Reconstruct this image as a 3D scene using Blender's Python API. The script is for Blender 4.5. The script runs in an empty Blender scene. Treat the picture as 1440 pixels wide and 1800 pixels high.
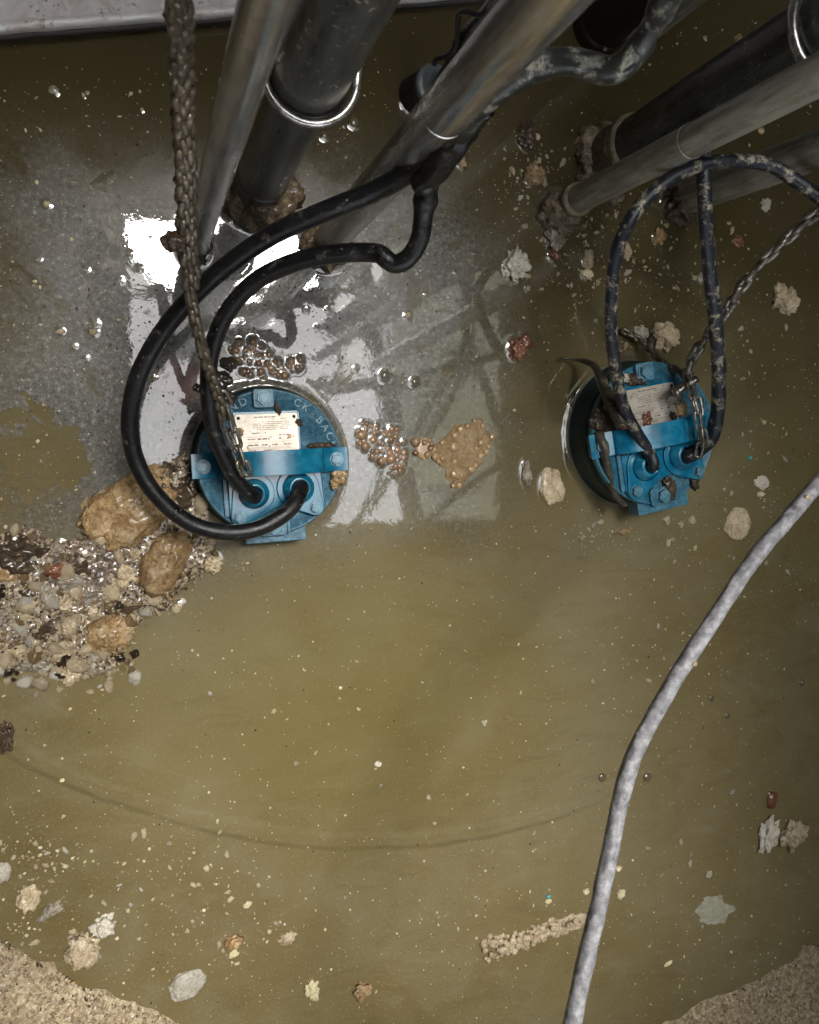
import bpy, bmesh, math, random
import numpy as np
from mathutils import Vector, Matrix, noise
random.seed(7); rng = np.random.default_rng(7)
R = math.radians
SC = bpy.context.scene
COL = SC.collection

# ------------------------------------------------------------------ camera
H = 1.40                      # lens height above the water
F = 1440.0                    # focal length in photograph pixels (36 mm on a 36 mm wide frame)
_zc = -Vector((250 - 720, -(780 - 900), -F)).normalized()     # world up seen in camera axes
_xc = (Vector((1, 0, 0)) - _zc * _zc.x).normalized()
_yc = _zc.cross(_xc)
ROT = Matrix((_xc, _yc, _zc))                                   # camera -> world
cam_d = bpy.data.cameras.new("camera"); cam = bpy.data.objects.new("camera", cam_d); COL.objects.link(cam)
cam.matrix_world = Matrix.Translation((0, 0, H)) @ ROT.to_4x4()
cam_d.sensor_fit = 'HORIZONTAL'; cam_d.sensor_width = 36; cam_d.lens = 36
cam_d.clip_start = 0.02; cam_d.clip_end = 400
cam_d.dof.use_dof = True; cam_d.dof.focus_distance = 1.42; cam_d.dof.aperture_fstop = 11
SC.camera = cam

# ------------------------------------------------------------------ world, sun, exposure
SUN_EL, SUN_AZ = 73.5, 22
w = bpy.data.worlds.new("World"); SC.world = w; w.use_nodes = True
nt = w.node_tree; bg = nt.nodes['Background']
sky = nt.nodes.new('ShaderNodeTexSky'); sky.sky_type = 'NISHITA'; sky.sun_disc = False
sky.sun_elevation = R(SUN_EL); sky.sun_rotation = R(SUN_AZ); sky.air_density = 1.0; sky.dust_density = 5.0; sky.ozone_density = 1.0
tc = nt.nodes.new('ShaderNodeTexCoord'); cl = nt.nodes.new('ShaderNodeTexNoise'); cl.inputs['Scale'].default_value = 2.2; cl.inputs['Detail'].default_value = 6
nt.links.new(tc.outputs['Generated'], cl.inputs['Vector'])
cr = nt.nodes.new('ShaderNodeValToRGB'); cr.color_ramp.elements[0].position = .25; cr.color_ramp.elements[0].color = (6.6, 7.0, 7.4, 1)
cr.color_ramp.elements[1].position = .7; cr.color_ramp.elements[1].color = (10.2, 10.6, 11, 1)
nt.links.new(cl.outputs['Fac'], cr.inputs['Fac'])
mx = nt.nodes.new('ShaderNodeMixRGB'); mx.inputs['Fac'].default_value = .85
nt.links.new(sky.outputs[0], mx.inputs[1]); nt.links.new(cr.outputs[0], mx.inputs[2]); nt.links.new(mx.outputs[0], bg.inputs['Color'])
bg.inputs['Strength'].default_value = 0.15
sd = bpy.data.lights.new("sun", 'SUN'); sd.energy = 1.0; sd.angle = R(14); sd.color = (1, .96, .9)
sun = bpy.data.objects.new("sun", sd); COL.objects.link(sun)
sv = Vector((math.sin(R(SUN_AZ)) * math.cos(R(SUN_EL)), math.cos(R(SUN_AZ)) * math.cos(R(SUN_EL)), math.sin(R(SUN_EL))))
sun.rotation_euler = sv.to_track_quat('Z', 'Y').to_euler()
SC.view_settings.view_transform = 'Standard'; SC.view_settings.look = 'None'; SC.view_settings.gamma = 1
SC.view_settings.exposure = 2.0
SC.render.engine = 'CYCLES'; SC.cycles.max_bounces = 6; SC.cycles.diffuse_bounces = 3; SC.cycles.glossy_bounces = 4
SC.cycles.transmission_bounces = 4; SC.cycles.transparent_max_bounces = 8
SC.cycles.use_denoising = True; SC.cycles.caustics_reflective = False; SC.cycles.caustics_refractive = False
SC.cycles.sample_clamp_indirect = 6

# ------------------------------------------------------------------ helpers
def P(px, py, z=0.0):
    "the point at height z that the photograph shows at pixel (px, py)"
    d = ROT @ Vector((px - 720, -(py - 900), -F))
    t = (z - H) / d.z
    return Vector((0, 0, H)) + d * t
def pm(px, py, z, wpx):
    "metres spanned by wpx photograph pixels at that point"
    p = P(px, py, z) - Vector((0, 0, H))
    return wpx * (-(ROT.transposed() @ p).z) / F
def zvert(bx, by, px, py):
    "height at which the vertical over water pixel b passes closest to pixel p"
    B = P(bx, by, 0); best = (9, 0)
    for i in range(1, 1150):
        z = i * .001; q = P(px, py, z); d = (q.xy - B.xy).length
        if d < best[0]: best = (d, z)
    return best[1]

def tag(o, label=None, cat=None, group=None, kind=None):
    if label: o['label'] = label
    if cat: o['category'] = cat
    if group: o['group'] = group
    if kind: o['kind'] = kind
    return o
def empty(name, loc, rz=0, **k):
    o = bpy.data.objects.new(name, None); COL.objects.link(o); o.location = loc; o.rotation_euler = (0, 0, rz)
    o.empty_display_size = .05
    return tag(o, **k)
def mobj(name, me, m=None, parent=None, smooth=True, bevel=0, **k):
    o = bpy.data.objects.new(name, me); COL.objects.link(o)
    if m is not None and not me.materials: me.materials.append(m)
    if parent is not None: o.parent = parent
    if smooth and len(me.polygons): me.polygons.foreach_set('use_smooth', [True] * len(me.polygons))
    if bevel:
        b = o.modifiers.new('Bevel', 'BEVEL'); b.width = bevel; b.segments = 2; b.limit_method = 'ANGLE'; b.angle_limit = R(40)
        b.harden_normals = True
    return tag(o, **k)
def mesh(name, V, Fc):
    me = bpy.data.meshes.new(name); me.from_pydata([tuple(v) for v in V], [], Fc); me.update(); return me
class MB:
    "collects shapes that belong to one part"
    def __init__(s): s.V = []; s.F = []
    def add(s, V, Fc):
        n = len(s.V); s.V += [tuple(v) for v in V]; s.F += [tuple(i + n for i in f) for f in Fc]; return s
    def prism(s, poly, z0, z1):
        n = len(poly); V = [(x, y, z0) for x, y in poly] + [(x, y, z1) for x, y in poly]
        Fc = [tuple(range(n - 1, -1, -1)), tuple(range(n, 2 * n))] + [(i, (i + 1) % n, n + (i + 1) % n, n + i) for i in range(n)]
        return s.add(V, Fc)
    def box(s, x0, x1, y0, y1, z0, z1): return s.prism([(x0, y0), (x1, y0), (x1, y1), (x0, y1)], z0, z1)
    def cyl(s, x, y, r, z0, z1, n=32, ph=0, r1=None):
        r1 = r if r1 is None else r1
        c = [(math.cos(2 * math.pi * i / n + ph), math.sin(2 * math.pi * i / n + ph)) for i in range(n)]
        V = [(x + r * a, y + r * b, z0) for a, b in c] + [(x + r1 * a, y + r1 * b, z1) for a, b in c]
        return s.add(V, [tuple(range(n - 1, -1, -1)), tuple(range(n, 2 * n))] + [(i, (i + 1) % n, n + (i + 1) % n, n + i) for i in range(n)])
    def lathe(s, prof, x=0, y=0, n=64):
        V = []; Fc = []
        for r, z in prof: V += [(x + r * math.cos(2 * math.pi * i / n), y + r * math.sin(2 * math.pi * i / n), z) for i in range(n)]
        for k in range(len(prof) - 1):
            for i in range(n): j = (i + 1) % n; Fc.append((k * n + i, k * n + j, (k + 1) * n + j, (k + 1) * n + i))
        return s.add(V, Fc)
    def tube(s, pts, rad, n=14, step=None, wob=0, cap=True, flat=1.0, seed=0, smoothp=True):
        pts = spline(pts, step) if smoothp else [Vector(p) for p in pts]
        m = len(pts); up = None; V = []; Fc = []
        L = 0
        for k in range(m):
            t = (pts[min(k + 1, m - 1)] - pts[max(k - 1, 0)]).normalized()
            if up is None: up = t.orthogonal().normalized()
            up = (up - t * up.dot(t)).normalized(); sd_ = t.cross(up)
            if k: L += (pts[k] - pts[k - 1]).length
            u = k / (m - 1); r = rad(u) if callable(rad) else rad
            for i in range(n):
                a = 2 * math.pi * i / n
                rr = r
                if wob:
                    q = Vector((math.cos(a) * 1.2, math.sin(a) * 1.2, L / (r * 2.2) + seed * 7.3)); rr = r * (1 + wob * noise.fractal(q, 1, 2, 3))
                V.append(pts[k] + up * (math.cos(a) * rr) + sd_ * (math.sin(a) * rr * flat))
        for k in range(m - 1):
            for i in range(n): j = (i + 1) % n; Fc.append((k * n + i, k * n + j, (k + 1) * n + j, (k + 1) * n + i))
        if cap: Fc += [tuple(range(n - 1, -1, -1)), tuple(range((m - 1) * n, m * n))]
        return s.add(V, Fc)
    def build(s, name, m=None, parent=None, **k): return mobj(name, mesh(name, s.V, s.F), m, parent, **k)
def spline(pts, step=None):
    pts = [Vector(p) for p in pts]
    if len(pts) < 3:
        a, b = pts; n = max(2, int((b - a).length / (step or .02))); return [a.lerp(b, i / n) for i in range(n + 1)]
    E = [pts[0] * 2 - pts[1]] + pts + [pts[-1] * 2 - pts[-2]]; out = []
    for i in range(1, len(E) - 2):
        p0, p1, p2, p3 = E[i - 1:i + 3]; n = max(2, int((p2 - p1).length / (step or .006)))
        for k in range(n):
            t = k / n; out.append(.5 * ((2 * p1) + (p2 - p0) * t + (2 * p0 - 5 * p1 + 4 * p2 - p3) * t * t + (3 * p1 - p0 - 3 * p2 + p3) * t ** 3))
    out.append(pts[-1]); return out
def ico(sub):
    bm = bmesh.new(); bmesh.ops.create_icosphere(bm, subdivisions=sub, radius=1)
    V = [v.co.copy() for v in bm.verts]; Fc = [tuple(v.index for v in f.verts) for f in bm.faces]; bm.free(); return V, Fc
ICO = {k: ico(k) for k in (1, 2, 3, 4, 5)}

# ------------------------------------------------------------------ material kit
class NT:
    def __init__(s, name):
        s.m = bpy.data.materials.new(name); s.m.use_nodes = True; s.t = s.m.node_tree; s.b = s.t.nodes['Principled BSDF']
        s.co = s.t.nodes.new('ShaderNodeTexCoord'); s.out = s.t.nodes['Material Output']
    def n(s, ty, **k):
        x = s.t.nodes.new('ShaderNode' + ty)
        for a, v in k.items(): setattr(x, a, v)
        return x
    def put(s, sock, v):
        if isinstance(v, bpy.types.NodeSocket): s.t.links.new(v, sock)
        elif v is not None:
            try: sock.default_value = v
            except Exception: sock.default_value = tuple(v) + (1,)
    def noise(s, scale, detail=4, rough=.55, dist=0, vec=None, out='Fac'):
        x = s.n('TexNoise'); x.inputs['Scale'].default_value = scale; x.inputs['Detail'].default_value = detail
        x.inputs['Roughness'].default_value = rough; x.inputs['Distortion'].default_value = dist
        s.put(x.inputs['Vector'], vec or s.co.outputs['Object']); return x.outputs[out]
    def vor(s, scale, vec=None, feature='F1', out='Distance', rnd=1):
        x = s.n('TexVoronoi'); x.feature = feature; x.inputs['Scale'].default_value = scale; x.inputs['Randomness'].default_value = rnd
        s.put(x.inputs['Vector'], vec or s.co.outputs['Object']); return x.outputs[out]
    def ramp(s, v, stops, interp='LINEAR'):
        x = s.n('ValToRGB'); x.color_ramp.interpolation = interp; e = x.color_ramp.elements
        while len(e) < len(stops): e.new(.5)
        for k, (p, c) in enumerate(stops):
            e[k].position = p; e[k].color = (c, c, c, 1) if isinstance(c, (int, float)) else tuple(c) + (1,)
        s.put(x.inputs['Fac'], v); return x.outputs['Color']
    def mix(s, f, a, b, mode='MIX'):
        x = s.n('MixRGB'); x.blend_type = mode; s.put(x.inputs[0], f); s.put(x.inputs[1], a); s.put(x.inputs[2], b); return x.outputs[0]
    def math(s, op, a, b=0.0, clamp=False):
        x = s.n('Math'); x.operation = op; x.use_clamp = clamp; s.put(x.inputs[0], a); s.put(x.inputs[1], b); return x.outputs[0]
    def bump(s, h, strength=.5, dist=.002, prev=None):
        x = s.n('Bump'); x.inputs['Strength'].default_value = strength; x.inputs['Distance'].default_value = dist
        s.put(x.inputs['Height'], h)
        if prev is not None: s.put(x.inputs['Normal'], prev)
        return x.outputs[0]
    def fin(s, color=None, rough=None, metal=None, normal=None, **k):
        s.put(s.b.inputs['Base Color'], color); s.put(s.b.inputs['Roughness'], rough); s.put(s.b.inputs['Metallic'], metal)
        if normal is not None: s.put(s.b.inputs['Normal'], normal)
        for a, v in k.items(): s.put(s.b.inputs[a.replace('_', ' ')], v)
        return s.m
M = {}
def stone_mat(name, c1, c2, c3, rough=.75, scale=60, bump=.6, spec=.3, wet=0.0):
    a = NT(name); rnd = a.n('ObjectInfo').outputs['Random']
    vec = a.n('VectorMath'); vec.operation = 'ADD'; a.put(vec.inputs[0], a.co.outputs['Object'])
    sc_ = a.n('VectorMath'); sc_.operation = 'SCALE'; a.put(sc_.inputs[0], (1.0, 2.0, 3.0)); a.put(sc_.inputs['Scale'], rnd); a.put(vec.inputs[1], sc_.outputs[0])
    v = vec.outputs[0]
    n1 = a.noise(scale, 6, .65, vec=v); n2 = a.noise(scale * 5, 3, .6, vec=v); vo = a.vor(scale * 7, vec=v)
    c = a.ramp(n1, [(.3, c1), (.52, c2), (.7, c3)])
    c = a.mix(a.ramp(n2, [(.36, .55), (.5, 0)]), c, tuple(x * .45 for x in c1))
    c = a.mix(a.ramp(vo, [(.1, .35), (.3, 0)]), c, tuple(min(1, x * 1.35) for x in c3))
    c = a.mix(a.ramp(a.noise(scale * .35, 5, .7, vec=v), [(.42, .35), (.6, 0)]), c, tuple(x * .75 for x in c1)); hs = a.n('HueSaturation'); a.put(hs.inputs['Color'], c); a.put(hs.inputs['Value'], a.math('ADD', a.math('MULTIPLY', rnd, .45), .78))
    nb = a.bump(a.math('ADD', n1, a.math('MULTIPLY', n2, .5)), bump, .006)
    return a.fin(hs.outputs[0], rough, 0, nb, Specular_IOR_Level=spec, Coat_Weight=wet, Coat_Roughness=.12)
M['cream'] = stone_mat('cream_stone', (.34, .25, .15), (.62, .51, .34), (.78, .69, .52), wet=.25)
M['white'] = stone_mat('white_stone', (.42, .38, .30), (.60, .56, .47), (.72, .69, .60), scale=45)
M['tan'] = stone_mat('tan_stone', (.16, .085, .035), (.42, .28, .13), (.66, .54, .35), rough=.6, scale=34, wet=.3, bump=.9)
M['grey'] = stone_mat('grey_stone', (.17, .14, .10), (.36, .315, .24), (.56, .51, .41), rough=.5, wet=.6, scale=70)
M['red'] = stone_mat('red_stone', (.12, .04, .02), (.22, .085, .04), (.32, .16, .09), rough=.4, wet=.8)
M['brown'] = stone_mat('brown_mud', (.035, .022, .012), (.085, .055, .03), (.17, .12, .07), rough=.45, scale=55, bump=1, wet=.5)
M['dark'] = stone_mat('dark_mud', (.012, .009, .006), (.03, .022, .015), (.08, .06, .04), rough=.4, scale=60, bump=1, wet=.6)
M['yellow'] = stone_mat('yellow_flake', (.55, .48, .28), (.70, .63, .38), (.80, .75, .52))

# ------------------------------------------------------------------ footprints that lift the water at their rim
FOOT = []     # (x, y, rx, ry, rot, lift, reach)
def foot(p, rx, ry=None, rot=0, lift=.0022, reach=.0035): FOOT.append((p.x, p.y, rx, ry or rx, rot, lift, reach))

# ------------------------------------------------------------------ setting: added roof, its opening cut to shape the mirrored sky
ZR = 3.0
def C(px, py, z=ZR):
    "place on the added roof plane that the water mirrors at pixel (px, py)"
    q = P(px, py, 0); return (q.x * (1 + z / H), q.y * (1 + z / H))
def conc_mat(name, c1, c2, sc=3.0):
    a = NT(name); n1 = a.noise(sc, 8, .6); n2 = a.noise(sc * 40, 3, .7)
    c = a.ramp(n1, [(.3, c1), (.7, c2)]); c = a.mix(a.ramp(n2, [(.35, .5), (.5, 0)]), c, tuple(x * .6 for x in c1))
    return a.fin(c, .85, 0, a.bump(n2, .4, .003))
M['roof'] = conc_mat('added_roof_underside', (.05, .045, .036), (.08, .07, .057))
M['wall'] = conc_mat('chamber_and_screen_wall', (.12, .11, .09), (.20, .18, .15))
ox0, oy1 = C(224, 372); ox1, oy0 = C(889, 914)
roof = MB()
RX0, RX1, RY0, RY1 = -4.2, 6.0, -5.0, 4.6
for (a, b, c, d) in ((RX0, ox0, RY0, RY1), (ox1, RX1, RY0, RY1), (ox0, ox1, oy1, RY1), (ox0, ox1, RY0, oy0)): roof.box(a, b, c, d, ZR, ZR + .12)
roof.build('added_canopy_roof', M['roof'], smooth=False, label='unseen dark canopy added over the pit, its square opening shaping the sky light', cat='roof')
a = NT('painted_steel'); M['beam'] = a.fin(a.ramp(a.noise(6, 5), [(.3, (.05, .05, .05)), (.7, (.085, .085, .08))]), .5, .2)
def beam(p, q, wpx=14, z=ZR + .16, th=.08):
    a, b = Vector(C(*p, z)), Vector(C(*q, z)); d = (b - a).normalized(); n = Vector((-d.y, d.x)) * (pm(*p, 0, wpx) * (1 + z / H) / 2)
    bb.prism([tuple(a - n), tuple(b - n), tuple(b + n), tuple(a + n)], z, z + th)
bb = MB(); beam((200, 515), (640, 508), 13)
bb.build('roof_beam', M['beam'], smooth=False, label='grey steel beam crossing the upper part of the canopy opening', cat='beam')
bb = MB(); beam((360, 672), (760, 674), 20)
bb.build('roof_beam', M['beam'], smooth=False, label='thicker grey steel beam crossing the canopy opening over the blue pumps', cat='beam')
bb = MB(); beam((610, 340), (735, 930), 30, ZR + .26, .1)
bb.build('roof_beam', M['beam'], smooth=False, label='slanting steel beam at the edge of the added pale sheet', cat='beam')
a = NT('added_pale_sheet'); a.fin((.55, .56, .50), .6); tr = a.n('BsdfTranslucent'); a.put(tr.inputs['Color'], (.66, .67, .60))
ms = a.n('MixShader'); ms.inputs[0].default_value = .75; a.t.links.new(a.b.outputs[0], ms.inputs[1]); a.t.links.new(tr.outputs[0], ms.inputs[2]); a.t.links.new(ms.outputs[0], a.out.inputs[0])
M['sheet'] = a.m  # added translucent sheet, standing in for the pale building the water mirrors
sk = MB(); z = ZR + .46; pl = [C(655, 330, z), C(905, 330, z), C(905, 935, z), C(722, 935, z), C(700, 760, z)]
sk.prism(pl, z, z + .01).build('added_pale_sheet', M['sheet'], smooth=False, label='added pale translucent sheet, giving the grey side of the mirrored opening', cat='added sheet')
# cables slung over the opening: they mirror as the forked dark lines
M['overcable'] = NT('black_sheath').fin((.02, .02, .02), .5)
for pts, lb in (([(838, 330), (826, 480), (818, 600), (770, 690), (728, 760), (640, 900), (600, 940)], 'black cable slung under the added pale sheet, bending towards the beams'),
                ([(832, 330), (822, 480), (822, 610), (800, 690), (745, 770)], 'thin black cable slung under the added pale sheet and ending short'),
                ([(824, 330), (816, 480), (826, 600), (862, 700), (880, 800), (884, 930)], 'black cable slung under the added pale sheet, bending to the opening edge')):
    MB().tube([C(*p, ZR + .3) + (ZR + .3,) for p in pts], .028, step=.08).build('overhead_cable', M['overcable'], label=lb, cat='cable', group='cables under the added sheet')
pts = [(590, 500), (585, 540), (592, 590), (600, 640), (575, 690)]
MB().tube([C(*p, ZR + .1) + (ZR + .1,) for p in pts], .016, step=.06).build('overhead_cable', M['overcable'], label='short black cable hanging between the two level beams of the opening', cat='cable', group='cables under the added sheet')

# chamber bench and wall round the pit
def circ(px, py): return P(px, py, 0)
def fitc(L):
    p = np.array([tuple(P(x, y, 0).xy) for x, y in L]); A = np.c_[2 * p, np.ones(len(p))]
    c = np.linalg.lstsq(A, (p ** 2).sum(1), rcond=None)[0]; return Vector((c[0], c[1], 0)), math.sqrt(c[2] + c[0] ** 2 + c[1] ** 2)
cc, RAD = fitc([(0, 1655), (90, 1702), (200, 1755), (325, 1800), (1180, 1800), (1285, 1742), (1440, 1662)])
print('pit centre', tuple(cc), RAD)
def sand_mat(name):
    a = NT(name); n1 = a.noise(9, 6, .6); n2 = a.noise(140, 5, .7); v1 = a.vor(170, out='Color'); v2 = a.vor(420, out='Color')
    sp = a.n('SeparateColor'); a.put(sp.inputs[0], v1); sp2 = a.n('SeparateColor'); a.put(sp2.inputs[0], v2)
    c = a.ramp(sp.outputs[0], [(0, (.12, .08, .04)), (.25, (.32, .23, .13)), (.6, (.56, .43, .25)), (.95, (.88, .76, .52))])
    c = a.mix(.5, c, a.ramp(sp2.outputs[1], [(0, (.05, .033, .02)), (.5, (.32, .25, .155)), (1, (.68, .60, .43))]))
    c = a.mix(a.ramp(n1, [(.35, .35), (.6, 0)]), c, (.16, .11, .06))
    c = a.mix(a.ramp(a.noise(16, 3, .5), [(.72, 0), (.76, .8)]), c, (.10, .03, .02))
    return a.fin(c, a.ramp(n1, [(.3, .35), (.6, .75)]), 0, a.bump(a.math('ADD', n2, sp2.outputs[0]), .9, .004), Specular_IOR_Level=.45)
M['sand'] = sand_mat('wet_sandy_mortar')
def bench():
    V = []; Fc = []; n = 900
    prof = [(-.03, -.03), (-.012, -.010), (0, .001), (.006, .006), (.016, .010)] + [(.016 + .01 * k, .010 + .0025 * k) for k in range(1, 40)] + [(.6, .16), (.75, .2)]
    for k, (dr, z) in enumerate(prof):
        for i in range(n):
            a = 2 * math.pi * i / n; ca, sa = math.cos(a), math.sin(a)
            q = Vector((ca * 9, sa * 9, 0)); edge = .022 * noise.fractal(q, 1, 2, 4) + .010 * noise.noise(q * 5) + .004 * noise.noise(q * 18)
            r = RAD + dr + edge * (1 if dr < .45 else 0)
            g = Vector((ca * r * 60, sa * r * 60, 3)); zz = z + (.004 * noise.fractal(g * .5, 1, 2, 2) + .0025 * noise.noise(g * 2.3) if z > .002 else 0)
            V.append((cc.x + ca * r, cc.y + sa * r, zz))
    for k in range(len(prof) - 1):
        for i in range(n): j = (i + 1) % n; Fc.append((k * n + i, k * n + j, (k + 1) * n + j, (k + 1) * n + i))
    return mesh('mortar_ground', V, Fc)
mobj('mortar_ground', bench(), M['sand'], kind='structure')
wl = MB(); wl.lathe([(RAD + .70, -.1), (RAD + .70, 1.05), (RAD + 1.4, 1.06), (RAD + 3.8, 1.06)], cc.x, cc.y, 96)
for x0_, x1_, y0_, y1_, h_ in ((-3.6, -3.5, -4.9, 4.4, 3.0), (5.2, 5.3, -4.9, 4.4, 3.0), (-3.6, 5.3, 3.6, 3.7, 3.0), (-3.6, 5.3, -5.0, -4.9, 1.7)): wl.box(x0_, x1_, y0_, y1_, .9, h_)  # outer walls added out of view, keeping low sky light to one side
wl.build('chamber_and_screen_wall', M['wall'], kind='structure')

# the pale steel ledge at the far side
def ledge():
    a = NT('scratched_galvanised'); n1 = a.noise(14, 6, .6, 1.5); n2 = a.noise(90, 5, .7); sc = a.noise(30, 2, .5)
    c = a.ramp(n1, [(.28, (.46, .33, .28)), (.45, (.66, .60, .57)), (.7, (.82, .81, .82))])
    c = a.mix(a.ramp(n2, [(.60, 0), (.68, .8)]), c, (.24, .17, .13)); c = a.mix(a.ramp(a.noise(22, 4, .8, 2), [(.63, 0), (.67, .9)]), c, (.10, .035, .02))
    wv = a.n('TexWave'); wv.inputs['Scale'].default_value = 14; wv.inputs['Distortion'].default_value = 6; wv.inputs['Detail'].default_value = 4
    c = a.mix(a.ramp(wv.outputs['Fac'], [(.93, 0), (.98, .5)]), c, (.85, .83, .8))
    m = a.fin(c, a.ramp(n2, [(.3, .3), (.7, .6)]), .1, a.bump(n2, .6, .002))
    zl = .028; A, B = P(-260, 78, zl), P(860, -8, zl); d = (B - A).normalized(); nn = Vector((-d.y, d.x, 0))
    e = empty('steel_ledge', A, math.atan2(d.y, d.x), label='scratched pale metal ledge with rust streaks along the pit edge', cat='ledge')
    L = (B - A).length + 1.2
    V = []; Fc = []; n = 260; prof = [(.006, -.03), (0, -.012), (0, 0), (.001, .006), (.004, .0085), (.010, .0085), (.0125, .006), (.016, .0045), (.40, .0045), (.40, -.03)]
    for k, (y, z) in enumerate(prof):
        for i in range(n + 1):
            x = -.6 + (L + .6) * i / n; wv_ = .0018 * noise.fractal(Vector((x * 14, k * .2, 1)), 1, 2, 3); V.append((x, y + wv_, z + wv_ * .6))
    for k in range(len(prof) - 1):
        for i in range(n): Fc.append((k * (n + 1) + i, k * (n + 1) + i + 1, (k + 1) * (n + 1) + i + 1, (k + 1) * (n + 1) + i))
    mobj('ledge_plate', mesh('ledge_plate', V, Fc), m, e)
    ar = NT('black_rubber_seal').fin((.016, .013, .011), .6)
    MB().tube([(-.6 + .02 * k, -.001 + .002 * noise.noise(Vector((k * .7, 3, 1))), -.011) for k in range(int(L / .02) + 30)], .0055, n=8, smoothp=False).build('rubber_seal', ar, e)
    MB().box(-.6, L, .004, .38, -.2, -.0305).build('support_bar', M['wall'], e, smooth=False)
ledge()

# ------------------------------------------------------------------ pipes
def steel_mat(name, c1, c2, rough=.32, metal=.85, dirt=.35, dc=(.05, .04, .03), sc=14, sk=0):
    a = NT(name); mp = a.n('Mapping'); mp.inputs['Scale'].default_value = (1, 1, .12); a.put(mp.inputs['Vector'], a.co.outputs['Object'])
    n1 = a.noise(sc * 4, 6, .7, vec=mp.outputs[0]); n2 = a.noise(sc * 1.2, 7, .7, .6); n3 = a.noise(130, 4, .7)
    c = a.ramp(n1, [(.36, c1), (.62, c2)]); d = a.ramp(n2, [(.5, 0), (.68, 1)])
    d = a.math('MULTIPLY', d, dirt); c = a.mix(d, c, dc); sp = a.ramp(a.math('ADD', n3, a.math('MULTIPLY', n2, sk)), [(.64 + sk * .5, 0), (.68 + sk * .5, .85)]); c = a.mix(sp, c, (.42, .37, .28))
    return a.fin(c, a.math('ADD', a.math('MULTIPLY', n1, .25), rough - .1), a.math('SUBTRACT', metal, a.math('MULTIPLY', d, metal)), a.bump(n3, .3, .001, a.bump(n1, .5, .0012)))
M['steel'] = steel_mat('brushed_steel_pipe', (.27, .255, .235), (.64, .62, .59), rough=.22, metal=.92, dirt=.3)
M['greypipe'] = steel_mat('grey_pipe', (.17, .16, .125), (.44, .42, .35), .34, .3, .45)
M['blackpipe'] = steel_mat('black_pipe', (.020, .021, .019), (.065, .066, .060), .28, 0, .7, (.085, .075, .055), 22, .35)
M['rubber'] = NT('black_rubber').fin((.012, .012, .012), .38)
M['collar'] = stone_mat('encrusted_mud', (.05, .033, .018), (.17, .12, .07), (.40, .32, .21), rough=.5, scale=75, bump=1, wet=.35)
M['collarpale'] = stone_mat('pale_encrusted_mud', (.09, .065, .038), (.27, .21, .14), (.52, .45, .33), rough=.5, scale=60, bump=1, wet=.35)
M['crust'] = stone_mat('pale_crust', (.22, .18, .11), (.38, .33, .22), (.5, .45, .33), rough=.7, scale=70, bump=1)
def lump_mesh(name, rx, ry, rz, sub=4, amp=.28, freq=1.6, seed=0, cut=None, fine=.05):
    V, Fc = ICO[sub]; o = Vector((seed * 3.1, seed * 1.7, seed * .9)); W = []
    for v in V:
        k = 1 + amp * noise.fractal(v * freq + o, 1, 2, 4) + fine * noise.noise(v * freq * 9 + o)
        p = Vector((v.x * rx * k, v.y * ry * k, v.z * rz * k))
        if cut is not None and p.z < cut: p.z = cut + (p.z - cut) * .15
        W.append(p)
    return mesh(name, W, Fc)
def pipe(name, base, top, r, m, label, cat='pipe', zt=2.4, tilt=True, collar=None, bands=(), r2=None, z2=None, group=None, n=48):
    B = P(*base, 0)
    if tilt and top: z = zvert(*base, *top); T = P(*top, z); d = (T - B) / z
    else: d = Vector((0, 0, 1)); z = 1
    e = empty(name, B, label=label, cat=cat, group=group)
    ax = d.normalized(); q = Vector((0, 0, 1)).rotation_difference(ax)
    def seg(nm, z0, z1, r, mm, lip=0):
        prof = [(r * .8, z0), (r, z0), (r, z1), (r * .8, z1)] if not lip else [(r * .8, z0), (r - lip, z0), (r, z0 + lip), (r, z1 - lip), (r - lip, z1), (r * .8, z1)]
        o = MB().lathe(prof, n=n).build(nm, mm, e); o.rotation_mode = 'QUATERNION'; o.rotation_quaternion = q
        es = o.modifiers.new('EdgeSplit', 'EDGE_SPLIT'); es.split_angle = R(40); return o
    if r2 is None: seg('tube', -.08, zt, r, m)
    else: seg('lower_tube', -.08, z2, r, m); seg('upper_tube', z2 - .012, zt, r2, m)
    for (nm, z0, z1, rr, mm) in bands: seg(nm, z0, z1, rr, mm, min(.004, (z1 - z0) / 3))
    foot(B, (collar[0] if collar else r) * .98)
    if collar:
        cr_, ch, off, cm = collar; o = mobj('mud_collar', lump_mesh('mud_collar', cr_, cr_, ch, 5, .30, 2.1, len(label) % 17, fine=.08), cm, e); o.location = off
    return e, B, q

r1 = pm(345, 435, 0, 21)
pipe('steel_pipe', (343, 437), (468, 0), r1, M['steel'], 'slim shiny steel pipe rising beside the muddy chain', collar=(r1 * 1.25, .012, (0, 0, 0), M['dark']))
K2 = pm(447, 330, 0, 1); r2 = K2 * 41
zt2 = zvert(449, 338, 552, 150)
e2, B2, q2 = pipe('black_pipe', (449, 338), (578, 60), r2, M['blackpipe'], 'thick black plastic pipe with a coupling and steel ring above its mud collar',
    collar=(K2 * 70, .060, (.004, -.004, -.004), M['collar']), r2=K2 * 46, z2=zt2 + .02,
    bands=[('rubber_lip', zt2 - .016, zt2 + .010, K2 * 50, M['rubber']), ('coupling_ring', .085, .093, r2 * 1.05, M['blackpipe'])])
rb = K2 * 57
ub = [Vector((rb * math.cos(a), rb * math.sin(a), zt2 + .02)) for a in [R(-190 + 10 * k) for k in range(20)]]
ub = [ub[0] + Vector((0, .04, .01))] + ub + [ub[-1] + Vector((.001, .03, .006)), ub[-1] + Vector((.002, .065, .01))]
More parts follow.
